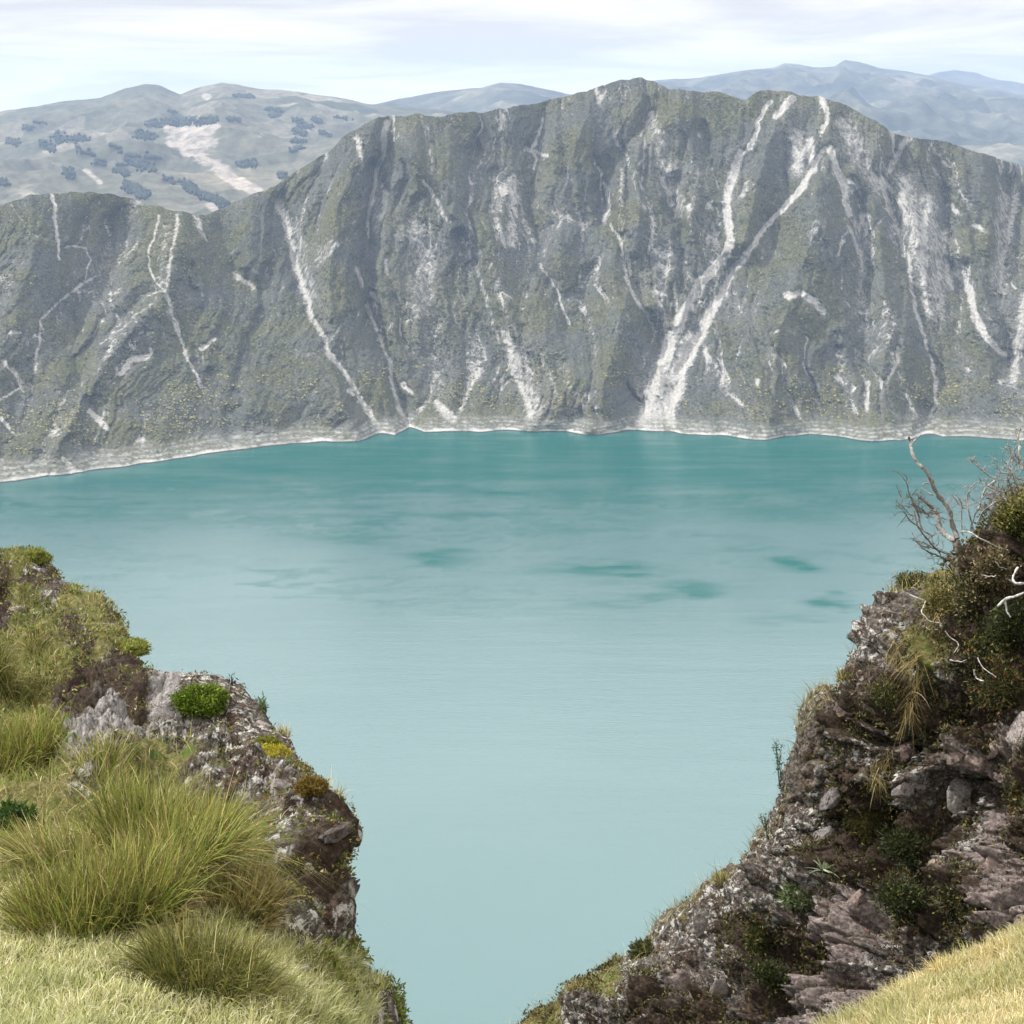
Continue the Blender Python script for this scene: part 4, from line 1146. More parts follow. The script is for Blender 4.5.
HERB = [(0.10, 0.13, 0.025), (0.20, 0.20, 0.05), (0.16, 0.11, 0.045), (0.30, 0.27, 0.12), (0.05, 0.07, 0.02)]
cover('low_herbs', ledge, 42000, lambda x, y, m, P: inframe(x, y) * (y < 740) * (sstep(.2, .5, m['turf']) + .35 * sstep(.3, .6, m['soil'])), .022, HERB, [2, 2, 2, 1.4, 1.5], 'moss and low herbs over the upper ledge')
cover('low_herbs', ledge, 26000, lambda x, y, m, P: inframe(x, y) * (y >= 660) * (x > 150) * (1 - sstep(.3, .6, m['turf'])) * (sstep(.15, .5, m['soil']) + .12), .016, HERB + [(0.22, 0.15, 0.03)], [2, 1.5, 2, 1, 2.4, .7], 'dark moss and lichen tufts in the cracks of the ledge rock', lift=.0, up=.15)
cover('low_herbs', ledge, 14000, lambda x, y, m, P: inframe(x, y) * (y >= 940) * sstep(290, 330, x), .018, HERB + [(0.13, 0.19, 0.03)], [2, 2, 1, 1, 1, 3], 'green herbs on the low rock corner beside the water')
CLV = [(0.040, 0.050, 0.014), (0.085, 0.085, 0.025), (0.08, 0.05, 0.025), (0.19, 0.16, 0.06), (0.022, 0.024, 0.010), (0.20, 0.055, 0.03)]
cover('cliff_scrub', cliff, 120000, lambda x, y, m, P: inframe(x, y) * (sstep(.15, .5, m['soil']) + sstep(.25, .55, m['turf'])), .024, CLV, [3, 3, 2, 1.8, 2.5, .15], 'dark low scrub and moss covering the cliff', lift=.03, up=.3)
cover('cliff_scrub', cliff, 26000, lambda x, y, m, P: inframe(x, y) * (1 - sstep(.2, .5, m['soil'])) * .5, .022, CLV, [2, 2, 2, 2, 3, .2], 'thin dark moss in the rock cracks of the cliff', lift=.0, up=.2)

CRB = STR + [(0.20, 0.19, 0.06), (0.10, 0.09, 0.03)]
P_, N_ = scatter(cliff, 2600, lambda x, y, m, P: inframe(x, y) * ((cliff.px - 0) > 0) * sstep(40, 0, np.arange(cliff.px.shape[0])[:, None] * 1.0) * (0.25 + sstep(.0, .4, fbm(P.reshape(-1, 3) / .5, 3).reshape(x.shape))))
V, Q, C = blades(P_, .05 + .13 * rng.random(len(P_)), .004 * np.ones(len(P_)), np.array((0, 0, 1.0)) + .45 * rng.normal(size=(len(P_), 3)) * np.array((1, 1, .2)), .4 * rng.random(len(P_)), palette(len(P_), CRB, [2, 2, 2, 1, 2, 1]), 4)
tag(build('crest_grass', V, Q, None, M_BLADE, None, {'tint': C}), 'thin dry grass along the crest of the cliff', kind='stuff')


# ---- cushions
def ico(sub=3):
    import bmesh
    bm = bmesh.new(); bmesh.ops.create_icosphere(bm, subdivisions=sub, radius=1.0)
    V = np.array([v.co for v in bm.verts]); T = np.array([[v.index for v in f.verts] for f in bm.faces]); bm.free()
    return V, T


ICO_V, ICO_T = ico(4)


def cushion(surf, x, y, rad, core, cols, wts, leaf, n, label, name='moss_cushion', cat='moss cushion', lumps=.55):
    p, nrm = at(surf, x, y)
    root = empty(name, p, label, cat)
    V = ICO_V.copy()
    f = 1 + lumps * fbm(V * 1.6 + x, 3) + .10 * fbm(V * 7 + y, 2)
    V = V * f[:, None] * np.array(rad)
    V[:, 2] = np.maximum(V[:, 2], -rad[2] * .5)
    build('cushion_body', V, None, ICO_T, mat_tint('cushion_moss', .95, 60, .5), root, {'tint': np.tile(np.array(core), (len(V), 1))})
    i = rng.integers(0, len(V), n)
    m = V[i, 2] > -rad[2] * .45
    i = i[m]
    P = V[i] + rng.normal(size=(len(i), 3)) * leaf * .3
    N = ICO_V[i]
    Vl, Q, C = leaves(P, N, leaf, cols, wts, up=.35, asp=.3)
    build('foliage', Vl, Q, None, M_LEAF, root, {'tint': C})
    return root


cushion(ledge, 200, 702, (.125, .11, .075), (0.05, 0.08, 0.012), [(0.115, 0.18, 0.016), (0.19, 0.26, 0.025), (0.05, 0.085, 0.010)], [3, 2, 2], .021, 8000, 'bright green rounded cushion plant on the bare rock', 'cushion_plant', 'cushion plant')
cushion(ledge, 275, 756, (.062, .05, .045), (0.20, 0.18, 0.015), [(0.42, 0.36, 0.03), (0.30, 0.28, 0.03), (0.20, 0.20, 0.02)], [3, 2, 1], .012, 2600, 'mustard yellow moss cushion between grey rocks')
cushion(ledge, 267, 743, (.055, .05, .032), (0.08, 0.09, 0.012), [(0.14, 0.15, 0.02), (0.24, 0.22, 0.03)], [3, 1], .012, 1600, 'olive green moss cushion just above the yellow one')
cushion(ledge, 311, 788, (.043, .04, .026), (0.10, 0.07, 0.012), [(0.16, 0.10, 0.022), (0.11, 0.10, 0.02), (0.20, 0.12, 0.03)], [3, 2, 1], .014, 2400, 'rusty orange brown moss cushion on the rock shoulder')
cushion(ledge, 128, 648, (.12, .1, .05), (0.10, 0.11, 0.02), [(0.22, 0.23, 0.05), (0.15, 0.18, 0.03)], [2, 2], .02, 2000, 'yellow green moss cushion hanging over the soil bank')
cushion(ledge, 35, 556, (.09, .08, .06), (0.10, 0.11, 0.02), [(0.24, 0.26, 0.06), (0.15, 0.18, 0.03)], [2, 2], .022, 1800, 'small green moss tuft on the highest knob of the ledge')
cushion(ledge, 14, 826, (.065, .06, .06), (0.015, 0.03, 0.006), [(0.025, 0.06, 0.008), (0.04, 0.085, 0.012)], [2, 2], .03, 700, 'dark green leafy herb in the grass at the left edge', 'leafy_herb', 'herb')
cushion(cliff, 645, 950, (.10, .1, .06), (0.03, 0.035, 0.012), [(0.05, 0.06, 0.02), (0.09, 0.09, 0.03)], [2, 2], .03, 1500, 'dark moss cushion on the lower cliff crest')
cushion(cliff, 800, 898, (.085, .07, .07), (0.07, 0.09, 0.04), [(0.13, 0.18, 0.06), (0.28, 0.30, 0.22), (0.07, 0.09, 0.03)], [2, 1.5, 1], .045, 1400, 'pale green tufted plant on a rock knob of the cliff', 'tufted_plant', 'plant')


# ---- rocks
def stone(surf, x, y, rad, label, tone=(1, 1, 1), name='embedded_stone', cat='stone', seed=0, sink=.3, rot=0.0):
    p, nrm = at(surf, x, y)
    V = ICO_V.copy() + 0
    f1, f2, cid = worley(V * 1.3 + seed)
    f = 0.80 + .40 * (cid - .5) * sstep(0, .2, f2 - f1) + .18 * fbm(V * 2.2 + seed, 4) + .09 * fbm(V * 8 + seed, 4, .6)
    V = V * f[:, None]
    # knock a few flat facets
    g = np.random.default_rng(int(seed * 10) + 5)
    for k in range(7):
        d = g.normal(size=3); d /= np.linalg.norm(d)
        h = V @ d; lim = .34 + .2 * g.random()
        V -= np.outer(np.maximum(h - lim, 0) * .85, d)
    V = V * np.array(rad)
    c_, s_ = math.cos(rot), math.sin(rot)
    V = np.c_[V[:, 0] * c_ + V[:, 2] * s_, V[:, 1], -V[:, 0] * s_ + V[:, 2] * c_]
    o = build(name, V, None, ICO_T, mat_rock('stone_surface', tone), smooth=True)
    o.location = p - nrm * min(rad) * sink
    return tag(o, label, cat, 'stones set in the rock')


stone(ledge, 41, 569, (.055, .05, .05), 'white stone on the knob at the top of the ledge', (1.3, 1.3, 1.32), seed=1)
stone(ledge, 22, 608, (.09, .06, .05), 'pale flat stone in the grass below the top knob', (1.2, 1.2, 1.2), seed=2)
stone(ledge, 308, 869, (.035, .03, .04), 'small white stone under the dark overhang', (1.45, 1.45, 1.45), seed=3)
stone(ledge, 298, 966, (.045, .035, .02), 'pale stone in the green tuft under the lichened rock', (1.35, 1.35, 1.35), seed=4)
stone(ledge, 124, 966, (.035, .03, .02), 'small grey stone between the grass and the dark tussock', (1.1, 1.1, 1.1), seed=5)
stone(ledge, 300, 838, (.10, .08, .13), 'large grey lichened stone under the rock beak', (.95, .92, .9), seed=6, sink=.55)
stone(ledge, 262, 722, (.09, .07, .05), 'rounded pale stone on the crest beside the cushion plant', (1.1, 1.1, 1.1), seed=7, sink=.4)
stone(ledge, 277, 790, (.07, .05, .10), 'tall pale stone below the yellow moss', (1.15, 1.13, 1.1), seed=8, sink=.45)
stone(ledge, 338, 832, (.075, .07, .045), 'dark beak shaped stone jutting out over the water', (.42, .39, .38), seed=9, sink=.35, rot=-.3)
stone(cliff, 1021, 735, (.14, .16, .24), 'big pale rounded boulder cut by the right edge', (1.35, 1.28, 1.26), 'boulder', 'boulder', 10, .1)
PK = (1.0, .84, .78)
for (x, y, rx, rz, lab, tone, rot) in [
    (976, 768, .16, .08, 'broad flat pinkish stone slanting below the red leaves', PK, .5), (958, 757, .07, .09, 'narrow upright pinkish stone beside the broad flat one', PK, .2), (903, 748, .11, .12, 'blocky reddish stone with a pale lichen cap', (.62, .48, .46), .1), (897, 787, .10, .10, 'white crusted stone below the blocky reddish one', (1.0, .95, .95), .3),
    (952, 800, .13, .19, 'grey lichened slab leaning in the middle of the cliff', (1.0, 1.0, .98), .5), (996, 755, .08, .09, 'small pink stone left of the pale boulder', PK, .1), (947, 865, .10, .06, 'pale pink stone low beside the dark hollow', (1.15, 1.0, .95), .2), (855, 905, .08, .12, 'smooth pinkish stone at the top of the bare pink gully', PK, .1),
    (905, 940, .06, .07, 'pale round stone above the grass bank', (1.2, 1.05, 1.0), 0), (872, 960, .10, .12, 'grey lichened stone behind the edge of the grass bank', (.95, 1.0, 1.0), .2), (822, 832, .10, .12, 'grey ridged stone left of the olive shrub', (.85, .85, .85), .4), (835, 800, .12, .13, 'grey lichened block on the left of the cliff', (.75, .73, .73), .2),
    (845, 715, .15, .10, 'dark reddish block under the cliff shoulder', (.5, .42, .42), .2), (700, 930, .17, .14, 'rounded grey block on the lower cliff crest', (.55, .54, .52), -.4), (663, 935, .10, .09, 'small grey block at the step of the lower crest', (.7, .69, .67), -.3), (722, 990, .11, .20, 'tall pale slab in the lower cliff', (.85, .82, .8), .5),
    (990, 870, .10, .08, 'pinkish stone above the brown shrub', PK, .2), (930, 795, .09, .08, 'mauve stone between the slab and the olive shrub', (.72, .6, .6), .3)]:
    stone(cliff, x, y, (rx, rx * .8, rz), lab, tone, seed=x * .07 + y * .013, sink=.45, rot=rot)


# ---- branches
def tube(bag, P, r0, r1, col, sides=6):
    P = np.asarray(P, float)
    n = len(P)
    T_ = np.gradient(P, axis=0); T_ /= np.linalg.norm(T_, axis=1, keepdims=True) + 1e-9
    ref = np.array((0.3, 1.0, 0.2)); A = np.cross(T_, ref); A /= np.linalg.norm(A, axis=1, keepdims=True) + 1e-9
    B = np.cross(T_, A)
    a = np.arange(sides) / sides * 6.2832
    r = np.linspace(r0, r1, n)[:, None, None] * (1 + .18 * rng.normal(size=(n, 1, 1)))
    V = P[:, None] + (A[:, None] * np.cos(a)[None, :, None] + B[:, None] * np.sin(a)[None, :, None]) * r
    q = []
    for i in range(n - 1):
        for j in range(sides):
            k = (j + 1) % sides
            q.append((i * sides + j, i * sides + k, (i + 1) * sides + k, (i + 1) * sides + j))
    bag.add(V.reshape(-1, 3), np.array(q), None, col)


def smooth_path(P, n, wob=0.0):
    P = np.asarray(P, float)
    s = np.r_[0, np.cumsum(np.linalg.norm(P[1:] - P[:-1], axis=1))]
    u = np.linspace(0, s[-1], n)
    o = np.c_[[np.interp(u, s, P[:, k]) for k in range(3)]].T
    if wob: o[1:-1] += rng.normal(size=(n - 2, 3)) * wob
    o2 = o.copy(); o2[1:-1] = .5 * o[1:-1] + .25 * (o[:-2] + o[2:])
    return o2


def pxpath(pts, d0, dv, n=14, wob=.006):
    """pixel trace -> crooked world path round depth d0, wandering in depth by dv"""
    P = W([p[0] for p in pts], [p[1] for p in pts], d0 + np.cumsum(rng.normal(size=len(pts))) * dv)
    return smooth_path(P, n, wob)


def twigs(bag, path, n, length, r, col, depth=1, up=.5):
    for k in range(n):
        i = rng.integers(len(path) // 3, len(path))
        d = rng.normal(size=3) + np.array((0, 0, up)); d /= np.linalg.norm(d)
        L = length * (.4 + .9 * rng.random())
        m = 6
        P = [path[i]]
        for s in range(m):
            d = d + .35 * rng.normal(size=3); d /= np.linalg.norm(d)
            P.append(P[-1] + d * L / m)
        P = np.array(P)
        tube(bag, P, r, r * .4, col, 4)
        if depth: twigs(bag, P, 2, length * .55, r * .6, col, depth - 1, up)


def t5(pts): return [(874 + x / 6.827, 420 + y / 6.827) for x, y in pts]
def t6(pts): return [(774 + x / 4.096, 560 + y / 4.096) for x, y in pts]


DB = 12.35
base = W(959, 572, DB)
sh = empty('dead_shrub', base, 'bare grey forked shrub standing on the cliff top against the lake', 'shrub')
GREY = (0.27, 0.26, 0.247); DGR = (0.13, 0.115, 0.10); WHT = (0.42, 0.405, 0.385)
b1 = Bag(); tube(b1, pxpath(t5([(590, 1080), (580, 980), (572, 890), (560, 825)]), DB, .03, 10, .004) - base, 0.032, .024, (0.16, 0.145, 0.125)); b1.make('trunk', M_BARK, sh)
b2 = Bag()
pA = pxpath(t5([(560, 825), (490, 790), (450, 740), (430, 650), (420, 610), (340, 550), (305, 510)]), DB, .04, 18, .005) - base
tube(b2, pA, .021, .013, GREY); oA = b2.make('branch', M_BARK, sh)
b3 = Bag()
pB = pxpath(t5([(566, 810), (540, 720), (520, 640), (500, 580), (450, 530), (410, 470), (385, 400), (350, 340), (290, 295), (265, 230), (255, 150), (238, 120)]), DB, .04, 30, .005) - base
tube(b3, pB, .018, .010, GREY); oB = b3.make('branch', M_BARK, sh)
for pts in ([(385, 425), (345, 430), (330, 445)], [(430, 515), (370, 500), (320, 460)], [(255, 150), (230, 125)], [(262, 160), (300, 125), (322, 103)], [(500, 580), (510, 530)], [(415, 620), (360, 600)], [(440, 760), (415, 715)]):
    b4 = Bag(); tube(b4, pxpath(t5(pts), DB, .02, 7, .004) - base, .007, .003, GREY, 5); b4.make('twig', M_BARK, oB)
for pts in ([(540, 960), (460, 950), (380, 910), (310, 850), (260, 770)], [(400, 790), (330, 750), (240, 690), (200, 600), (190, 530)], [(330, 750), (300, 640), (260, 590), (235, 480), (218, 420)], [(460, 950), (420, 870), (350, 800), (290, 700), (270, 600)],
            [(440, 640), (380, 640), (310, 600)], [(560, 940), (480, 900), (400, 880), (330, 870), (250, 800)], [(380, 660), (300, 620), (260, 520)]):
    p_ = pxpath(t5(pts), DB - .1, .05, 12, .008) - base
    b4 = Bag(); tube(b4, p_, .0065, .0025, DGR, 5); o4 = b4.make('branch', M_BARK, sh)
    b4 = Bag(); twigs(b4, p_, 10, .12, .003, DGR, 1, .5); b4.make('twigs', M_BARK, o4)
b4 = Bag(); twigs(b4, pA, 8, .10, .003, DGR, 1); b4.make('twigs', M_BARK, oA)

DB2 = 12.2
base = W(985, 515, DB2)
sh2 = empty('twig_shrub', base, 'tangle of pale bare twigs on the cliff top right of the forked shrub', 'shrub')
for pts, r in (([(680, 760), (640, 600), (620, 540), (680, 430), (740, 410)], .007), ([(660, 780), (690, 650), (740, 530), (790, 490), (870, 480)], .008), ([(740, 540), (760, 450), (850, 410), (820, 400), (740, 350), (690, 290), (655, 250)], .009), ([(1000, 470), (940, 380), (900, 300), (890, 290)], .009),
               ([(610, 790), (600, 640), (590, 530)], .005), ([(900, 560), (860, 500), (850, 420)], .008), ([(940, 600), (880, 540), (830, 480), (760, 440), (720, 400)], .006), ([(1030, 320), (980, 280), (965, 240)], .007), ([(980, 350), (930, 210), (915, 180)], .005),
               ([(1010, 330), (990, 220), (985, 120), (1000, 60)], .010), ([(870, 620), (820, 560), (800, 500)], .007), ([(700, 700), (760, 600), (830, 560), (900, 520)], .006), ([(960, 520), (920, 440), (930, 380)], .007), ([(1030, 420), (960, 400), (880, 360), (830, 330)], .005)):
    p_ = pxpath(t5(pts), DB2, .05, 14, .007) - base
    b1 = Bag(); tube(b1, p_, r, r * .5, WHT if r > .0085 else GREY, 5); o4 = b1.make('branch', M_BARK, sh2)
    b1 = Bag(); twigs(b1, p_, 9, .14, .003, GREY, 1, .3); b1.make('twigs', M_BARK, o4)

for nm, lab, cat, traces, d, colr in (
    ('bleached_snag', 'white bleached snag with two forks at the right edge', 'snag', [([(1070, 95), (1024, 98), (985, 95), (975, 75), (1000, 30)], .022, .012), ([(1070, 110), (1024, 135), (980, 150), (940, 165), (915, 190)], .026, .014), ([(945, 168), (955, 215), (970, 235)], .016, .009), ([(985, 95), (960, 80)], .010, .006)], 11.3, (0.42, 0.41, 0.395)),
    ('fallen_branch', 'grey fallen branch lying across the cliff shoulder', 'branch', [([(520, 125), (560, 142), (600, 160), (660, 190), (700, 225), (730, 260)], .011, .014), ([(620, 170), (600, 215), (640, 250), (690, 262)], .008, .006), ([(610, 270), (650, 290), (700, 280)], .008, .005)], 12.0, (0.48, 0.46, 0.43)),
    ('bleached_twig', 'long thin pale twig hooked in the dark scrub below the snag', 'twig', [([(835, 400), (850, 440), (910, 480)], .007, .004)], 11.2, (0.42, 0.40, 0.38)),
    ('bleached_twig', 'short white angular twig in the dark scrub below the snag', 'twig', [([(820, 450), (825, 485), (860, 495)], .010, .007)], 11.2, (0.44, 0.42, 0.40)),
    ('bleached_twig', 'pale crooked twig above the white snag', 'twig', [([(905, 5), (920, 25), (965, 40)], .010, .006)], 11.6, (0.38, 0.365, 0.345)),
    ('bleached_twig', 'small pale twig left of the crooked one above the snag', 'twig', [([(850, 60), (880, 70), (910, 62)], .009, .005)], 11.6, (0.36, 0.345, 0.33)),
    ('bleached_twig', 'pale forked twig at the foot of the twig tangle', 'twig', [([(760, -115), (800, -120), (830, -95), (855, -85), (900, -60), (960, -40)], .011, .006)], 11.9, (0.40, 0.385, 0.36)),
    ('bleached_twig', 'grey looping twig over the hanging dry grass', 'twig', [([(700, 290), (740, 330), (760, 350), (735, 380)], .009, .005)], 11.6, (0.36, 0.345, 0.32)),
    ('bleached_twig', 'grey flat lying twig right of the hanging dry grass', 'twig', [([(720, 410), (760, 420), (790, 408)], .009, .005)], 11.6, (0.36, 0.345, 0.32))):
    bg_ = Bag(); cx_, cy_ = t6([traces[0][0][len(traces[0][0]) // 2]])[0]
    org = W(cx_, cy_, d)
    for pts, r0, r1 in traces:
        p_ = pxpath(t6(pts), d, .04, 14, .004)
        tube(bg_, p_, r0 * .5, r1 * .5, colr, 6)
    tag(bg_.make(nm, M_BARK, None, org), lab, cat, 'bleached twigs on the cliff' if nm == 'bleached_twig' else None)


# ---- leafy shrubs on the cliff
def shrub(surf, x, y, rad, cols, wts, leaf, n, label, stems=14, name='cliff_shrub', hang=0.0, lift=.5, asp=.35, stemcol=(0.07, 0.055, 0.04)):
    rad = tuple(.8 * r for r in rad); leaf *= .62; n = int(n * 1.5)
    p, nrm = at(surf, x, y)
    out = nrm * .6 + np.array((0, 0, .6)); out /= np.linalg.norm(out)
    root = empty(name, p, label, 'shrub', 'leafy shrubs on the cliff')
    cen = out * rad[2] * lift
    bs = Bag(); tips = []
    for k in range(stems):
        d = rng.normal(size=3); d = d / np.linalg.norm(d); d += out * .7
        e_ = cen + d / np.linalg.norm(d) * np.array(rad) * (.55 + .4 * rng.random()) - np.array((0, 0, hang * rng.random()))
        P = smooth_path([(0, 0, 0), e_ * .5 + rng.normal(size=3) * .02, e_], 8, .006)
        tube(bs, P, .006, .0025, stemcol, 5); tips.append(P)
    bs.make('stems', M_BARK, root)
    cl = np.concatenate(tips)
    i = rng.integers(0, len(cl), n)
    w_ = rng.normal(size=(n, 3)) * np.array(rad) * .22
    P = cl[i] + w_
    N = P - cen; N /= np.linalg.norm(N, axis=1, keepdims=True) + 1e-6
    V, Q, C = leaves(P, N, leaf, cols, wts, up=.3 - hang, asp=asp)
    build('foliage', V, Q, None, M_LEAF, root, {'tint': C})
    return root


DK = [(0.030, 0.042, 0.012), (0.060, 0.072, 0.018), (0.11, 0.11, 0.03), (0.018, 0.022, 0.009)]
OL = [(0.10, 0.095, 0.025), (0.17, 0.15, 0.045), (0.055, 0.06, 0.016), (0.25, 0.21, 0.08)]
RD = [(0.040, 0.05, 0.014), (0.10, 0.09, 0.025), (0.16, 0.035, 0.020), (0.20, 0.09, 0.025), (0.018, 0.02, 0.008)]
BR = [(0.10, 0.075, 0.04), (0.16, 0.12, 0.06), (0.05, 0.045, 0.02), (0.30, 0.26, 0.14)]
shrub(cliff, 1022, 522, (.18, .18, .17), [(0.16, 0.16, 0.04), (0.08, 0.09, 0.02), (0.25, 0.22, 0.07), (0.035, 0.04, 0.013)], [2, 2, 1, 2], .045, 3000, 'yellow green topped bush at the right edge on the cliff top')
shrub(cliff, 992, 572, (.20, .18, .18), BR, [2, 2, 2, 1], .04, 3200, 'brown twiggy bush below the pale twig tangle')
shrub(cliff, 972, 600, (.15, .14, .24), BR + DK[:2], [1, 1.5, 1, 2, 2, 2], .035, 2600, 'mottled upright bush at the foot of the forked dead shrub')
shrub(cliff, 1012, 630, (.30, .22, .25), DK, [3, 2, 1, 3], .045, 3000, 'dark leafy bush behind the white snag')
shrub(cliff, 1005, 690, (.22, .18, .26), RD, [3, 2, .35, .5, 3], .035, 3200, 'dark bush with red and orange leaves above the pale boulder')
shrub(cliff, 985, 655, (.20, .16, .14), OL + DK, [1, 1, 1, .6, 2, 2, 1, 2], .04, 2200, 'olive brown bush below the white snag')
shrub(cliff, 910, 585, (.16, .14, .09), DK + OL, [2, 2, 2, 1, 1, 1, 1, 1], .03, 2600, 'dark green low bush capping the cliff shoulder')
shrub(cliff, 938, 610, (.14, .12, .16), OL, [1, 2, 1, 2], .035, 2000, 'straw and olive bush between the shoulder and the forked shrub')
shrub(cliff, 865, 825, (.22, .16, .26), OL, [3, 2, 3, .6], .06, 3400, 'drooping olive shrub in the middle of the cliff', hang=.12, asp=.14)
shrub(cliff, 905, 850, (.26, .2, .16), DK, [3, 2, .6, 3], .05, 2600, 'dark shrub in the hollow right of the drooping olive shrub', asp=.2)
shrub(cliff, 905, 905, (.22, .16, .18), DK, [3, 2, .8, 3], .04, 2400, 'dark shrub above the pink gully and the grass bank')
shrub(cliff, 955, 905, (.20, .16, .16), BR + DK, [2, 1, 2, .4, 2, 2, 1, 2], .04, 2200, 'brown dark shrub right behind the grass bank')
shrub(cliff, 1018, 800, (.16, .14, .24), RD, [3, 2, .25, .8, 3], .035, 2000, 'dark shrub with orange leaves below the pale boulder')
shrub(cliff, 758, 945, (.14, .12, .16), OL + DK, [1, 1, 2, .4, 2, 2, 1, 2], .045, 1800, 'olive shrub on the lower cliff above the shadowed ledge', asp=.2)
shrub(cliff, 770, 985, (.20, .16, .14), DK, [3, 2, .6, 3], .04, 1800, 'dark shrub under the overhang left of the pink gully')
shrub(cliff, 885, 700, (.12, .1, .14), DK + OL, [2, 2, 1, 2, 1, 1, 1, .5], .03, 1600, 'dark small bush left of the hanging dry grass')


# ---- spiky rosettes
def rosette(surf, x, y, L, n, label):
    p, nrm = at(surf, x, y)
    root = empty('spiky_rosette', p + nrm * .05, label, 'rosette plant', 'spiky rosette plants on the cliff')
    a = rng.random(n) * 6.2832
    out = np.c_[np.cos(a), np.sin(a), .25 + .9 * rng.random(n)] + nrm * .5
    V, Q, C = blades(np.zeros((n, 3)), L * (.6 + .6 * rng.random(n)), .016 * np.ones(n), out, .35 * rng.random(n), palette(n, [(0.16, 0.22, 0.13), (0.30, 0.34, 0.24), (0.10, 0.13, 0.06)], [2, 2, 1]), 5)
    build('leaves', V, Q, None, M_LEAF, root, {'tint': C})


rosette(cliff, 893, 848, .20, 34, 'spiky pale rosette in the dark hollow, highest of the three')
rosette(cliff, 908, 866, .17, 26, 'spiky rosette just below the highest one in the hollow')
rosette(cliff, 822, 868, .15, 22, 'small spiky rosette left of the drooping olive shrub')


# ---- hanging dry grass and tufts on the cliff
def hanging(surf, pts, n, L, label):
    p0, n0 = at(surf, *pts[0])
    root = empty('hanging_grass', p0, label, 'hanging grass', 'dry grass hanging on the cliff')
    B = []
    for k in range(n):
        t_ = rng.random() * (len(pts) - 1); i = int(t_); f_ = t_ - i
        x = pts[i][0] * (1 - f_) + pts[min(i + 1, len(pts) - 1)][0] * f_ + rng.normal() * 4
        y = pts[i][1] * (1 - f_) + pts[min(i + 1, len(pts) - 1)][1] * f_ + rng.normal() * 4
        B.append((x, y))
    anchors = [at(surf, x, y) for x, y in B[:40]]
    j = rng.integers(0, len(anchors), n)
    P = np.array([anchors[k][0] for k in j]) + rng.normal(size=(n, 3)) * .02
    N = np.array([anchors[k][1] for k in j])
    d = N * .6 + np.array((0, 0, -.5)) + .3 * rng.normal(size=(n, 3))
    V, Q, C = blades(P - p0, L * (.4 + .8 * rng.random(n)), .0042 * np.ones(n), d, .9 * rng.random(n), palette(n, [(0.28, 0.22, 0.09), (0.20, 0.15, 0.055), (0.34, 0.29, 0.15), (0.10, 0.085, 0.028)], [3, 2, 1.0, 2]), 5)
    build('blades', V, Q, None, M_BLADE, root, {'tint': C})


hanging(cliff, [(916, 655), (914, 690), (910, 715)], 260, .14, 'long tan dry grass hanging down the middle of the upper cliff')
hanging(cliff, [(938, 580), (936, 600), (932, 620)], 260, .14, 'short straw grass hanging under the dead forked shrub')
hanging(cliff, [(895, 640), (900, 660)], 160, .11, 'thin straw grass hanging on the cliff shoulder')
hanging(cliff, [(884, 755), (872, 780)], 200, .12, 'olive dry grass hanging above the drooping shrub')
DRY = [(0.56, 0.45, 0.20), (0.44, 0.34, 0.13), (0.64, 0.55, 0.31), (0.28, 0.24, 0.08)]
for x, y, L, nn_, lab in ((946, 972, .20, 420, 'tallest dry yellow tuft on the edge of the grass bank'), (905, 992, .13, 330, 'short dry tuft at the lower edge of the grass bank'), (985, 957, .15, 380, 'dry yellow tuft right of the tallest one on the bank'), (1012, 950, .14, 380, 'dry yellow tuft on the bank beside the right edge'),
                          (870, 1012, .10, 260, 'low dry tuft near the bottom end of the bank'), (888, 1014, .11, 260, 'golden tuft lying inside the bottom end of the bank'), (1000, 985, .12, 320, 'golden tuft in the middle of the grass bank')):
    tussock(bank, x, y, .05, L, nn_, DRY, [3, 2, 2, 1], label=lab, group='dry tufts on the grass bank', name='dry_tuft', cat='grass tuft', spread=.8, droop=.35, width=.0035)
tussock(cliff, 575, 985, .08, .20, 220, STR, [2, 2, 1, 1], label='dry grass tuft on the lowest cliff crest', group='dry tufts on the cliff', name='dry_tuft', cat='grass tuft', width=.006)
tussock(cliff, 612, 962, .08, .20, 220, STR + DRK[:2], [2, 2, 1, 1, 1, 1], label='straw tuft before the first step of the cliff crest', group='dry tufts on the cliff', name='dry_tuft', cat='grass tuft', width=.006)
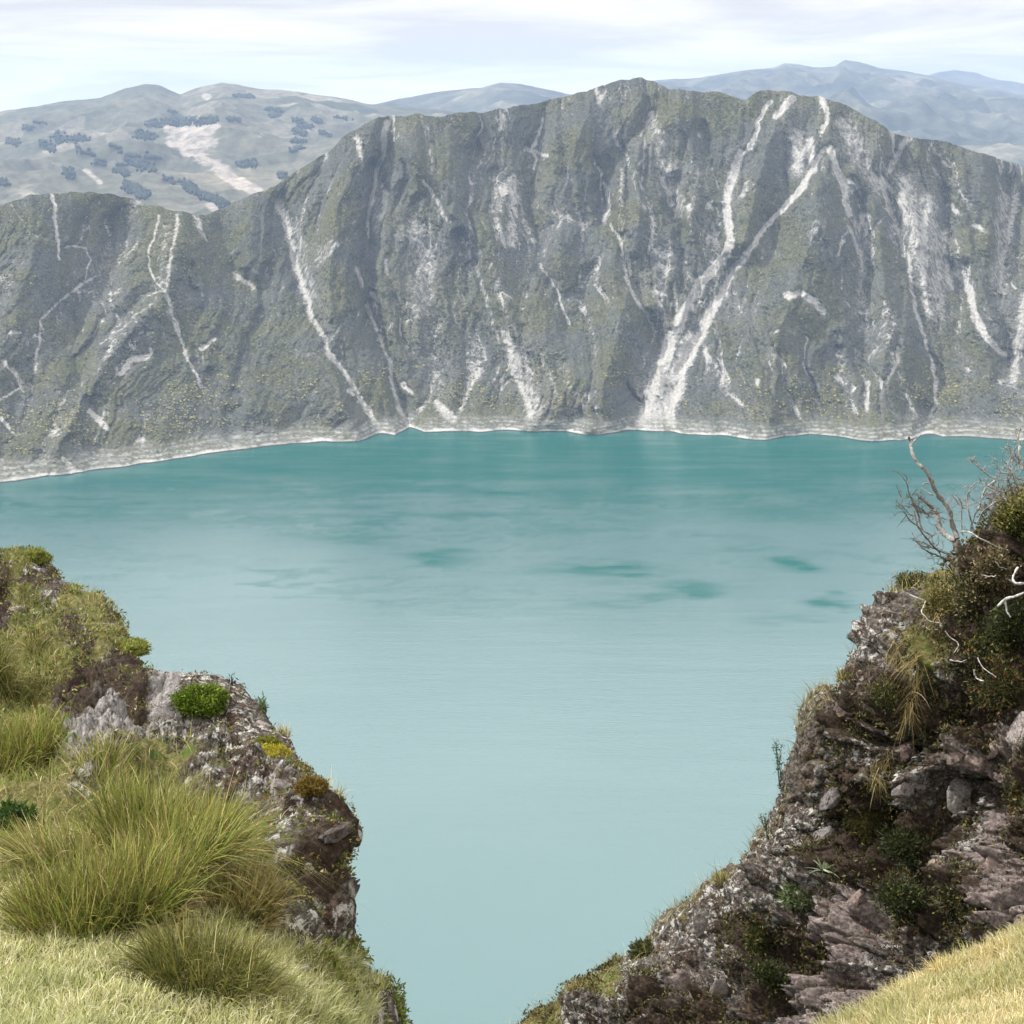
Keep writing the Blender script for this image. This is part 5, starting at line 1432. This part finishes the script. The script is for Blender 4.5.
tussock(cliff, 720, 878, .08, .16, 260, STR + DRK[:2], [2, 2, 1, 1, 2, 2], label='yellowish tuft halfway up the cliff crest', group='dry tufts on the cliff', name='dry_tuft', cat='grass tuft', width=.006)
tussock(cliff, 846, 676, .08, .18, 260, STR + DRK[:2], [2, 2, 1, 1, 2, 2], label='yellowish tuft on the step under the cliff shoulder', group='dry tufts on the cliff', name='dry_tuft', cat='grass tuft', width=.006)


# ---- thin weeds
def weed(surf, x, y, h, label, col, n=3, leafy=True, group=None):
    p, nrm = at(surf, x, y)
    root = empty('thin_weed', p, label, 'weed', 'thin weeds on the rocks')
    bs = Bag(); L = []
    for k in range(n):
        d = np.array((rng.normal() * .18 - .1, rng.normal() * .15, 1.0))
        P = smooth_path([(0, 0, 0), d * h * .5 * (.8 + .3 * rng.random()), d * h * (.8 + .3 * rng.random()) + rng.normal(size=3) * .01], 10, .002)
        tube(bs, P, .004, .002, col, 5); L.append(P[3:])
    bs.make('stem', M_BARK, root)
    if leafy:
        cl = np.concatenate(L); i = rng.integers(0, len(cl), 60 * n)
        V, Q, C = leaves(cl[i] + rng.normal(size=(60 * n, 3)) * .012, np.tile((0, 0, 1.0), (60 * n, 1)), .025, [col, tuple(1.6 * c for c in col)], [1, 1], asp=.25)
        build('foliage', V, Q, None, M_LEAF, root, {'tint': C})


weed(cliff, 779, 790, .36, 'slender green weed standing out from the left cliff edge', (0.06, 0.09, 0.05), 3)
weed(cliff, 768, 838, .18, 'short weed lower on the left cliff edge', (0.06, 0.08, 0.04), 2)
weed(ledge, 217, 690, .075, 'dark spike on the crest right above the cushion plant', (0.04, 0.035, 0.03), 1, False)
weed(ledge, 231, 691, .085, 'tallest dark spike on the crest beside the cushion plant', (0.04, 0.035, 0.03), 1)
weed(ledge, 191, 681, .05, 'tiny dark spike on the crest left of the cushion plant', (0.04, 0.035, 0.03), 1, False)
weed(ledge, 264, 712, .07, 'small green sprig on the crest past the cushion plant', (0.06, 0.09, 0.03), 2)
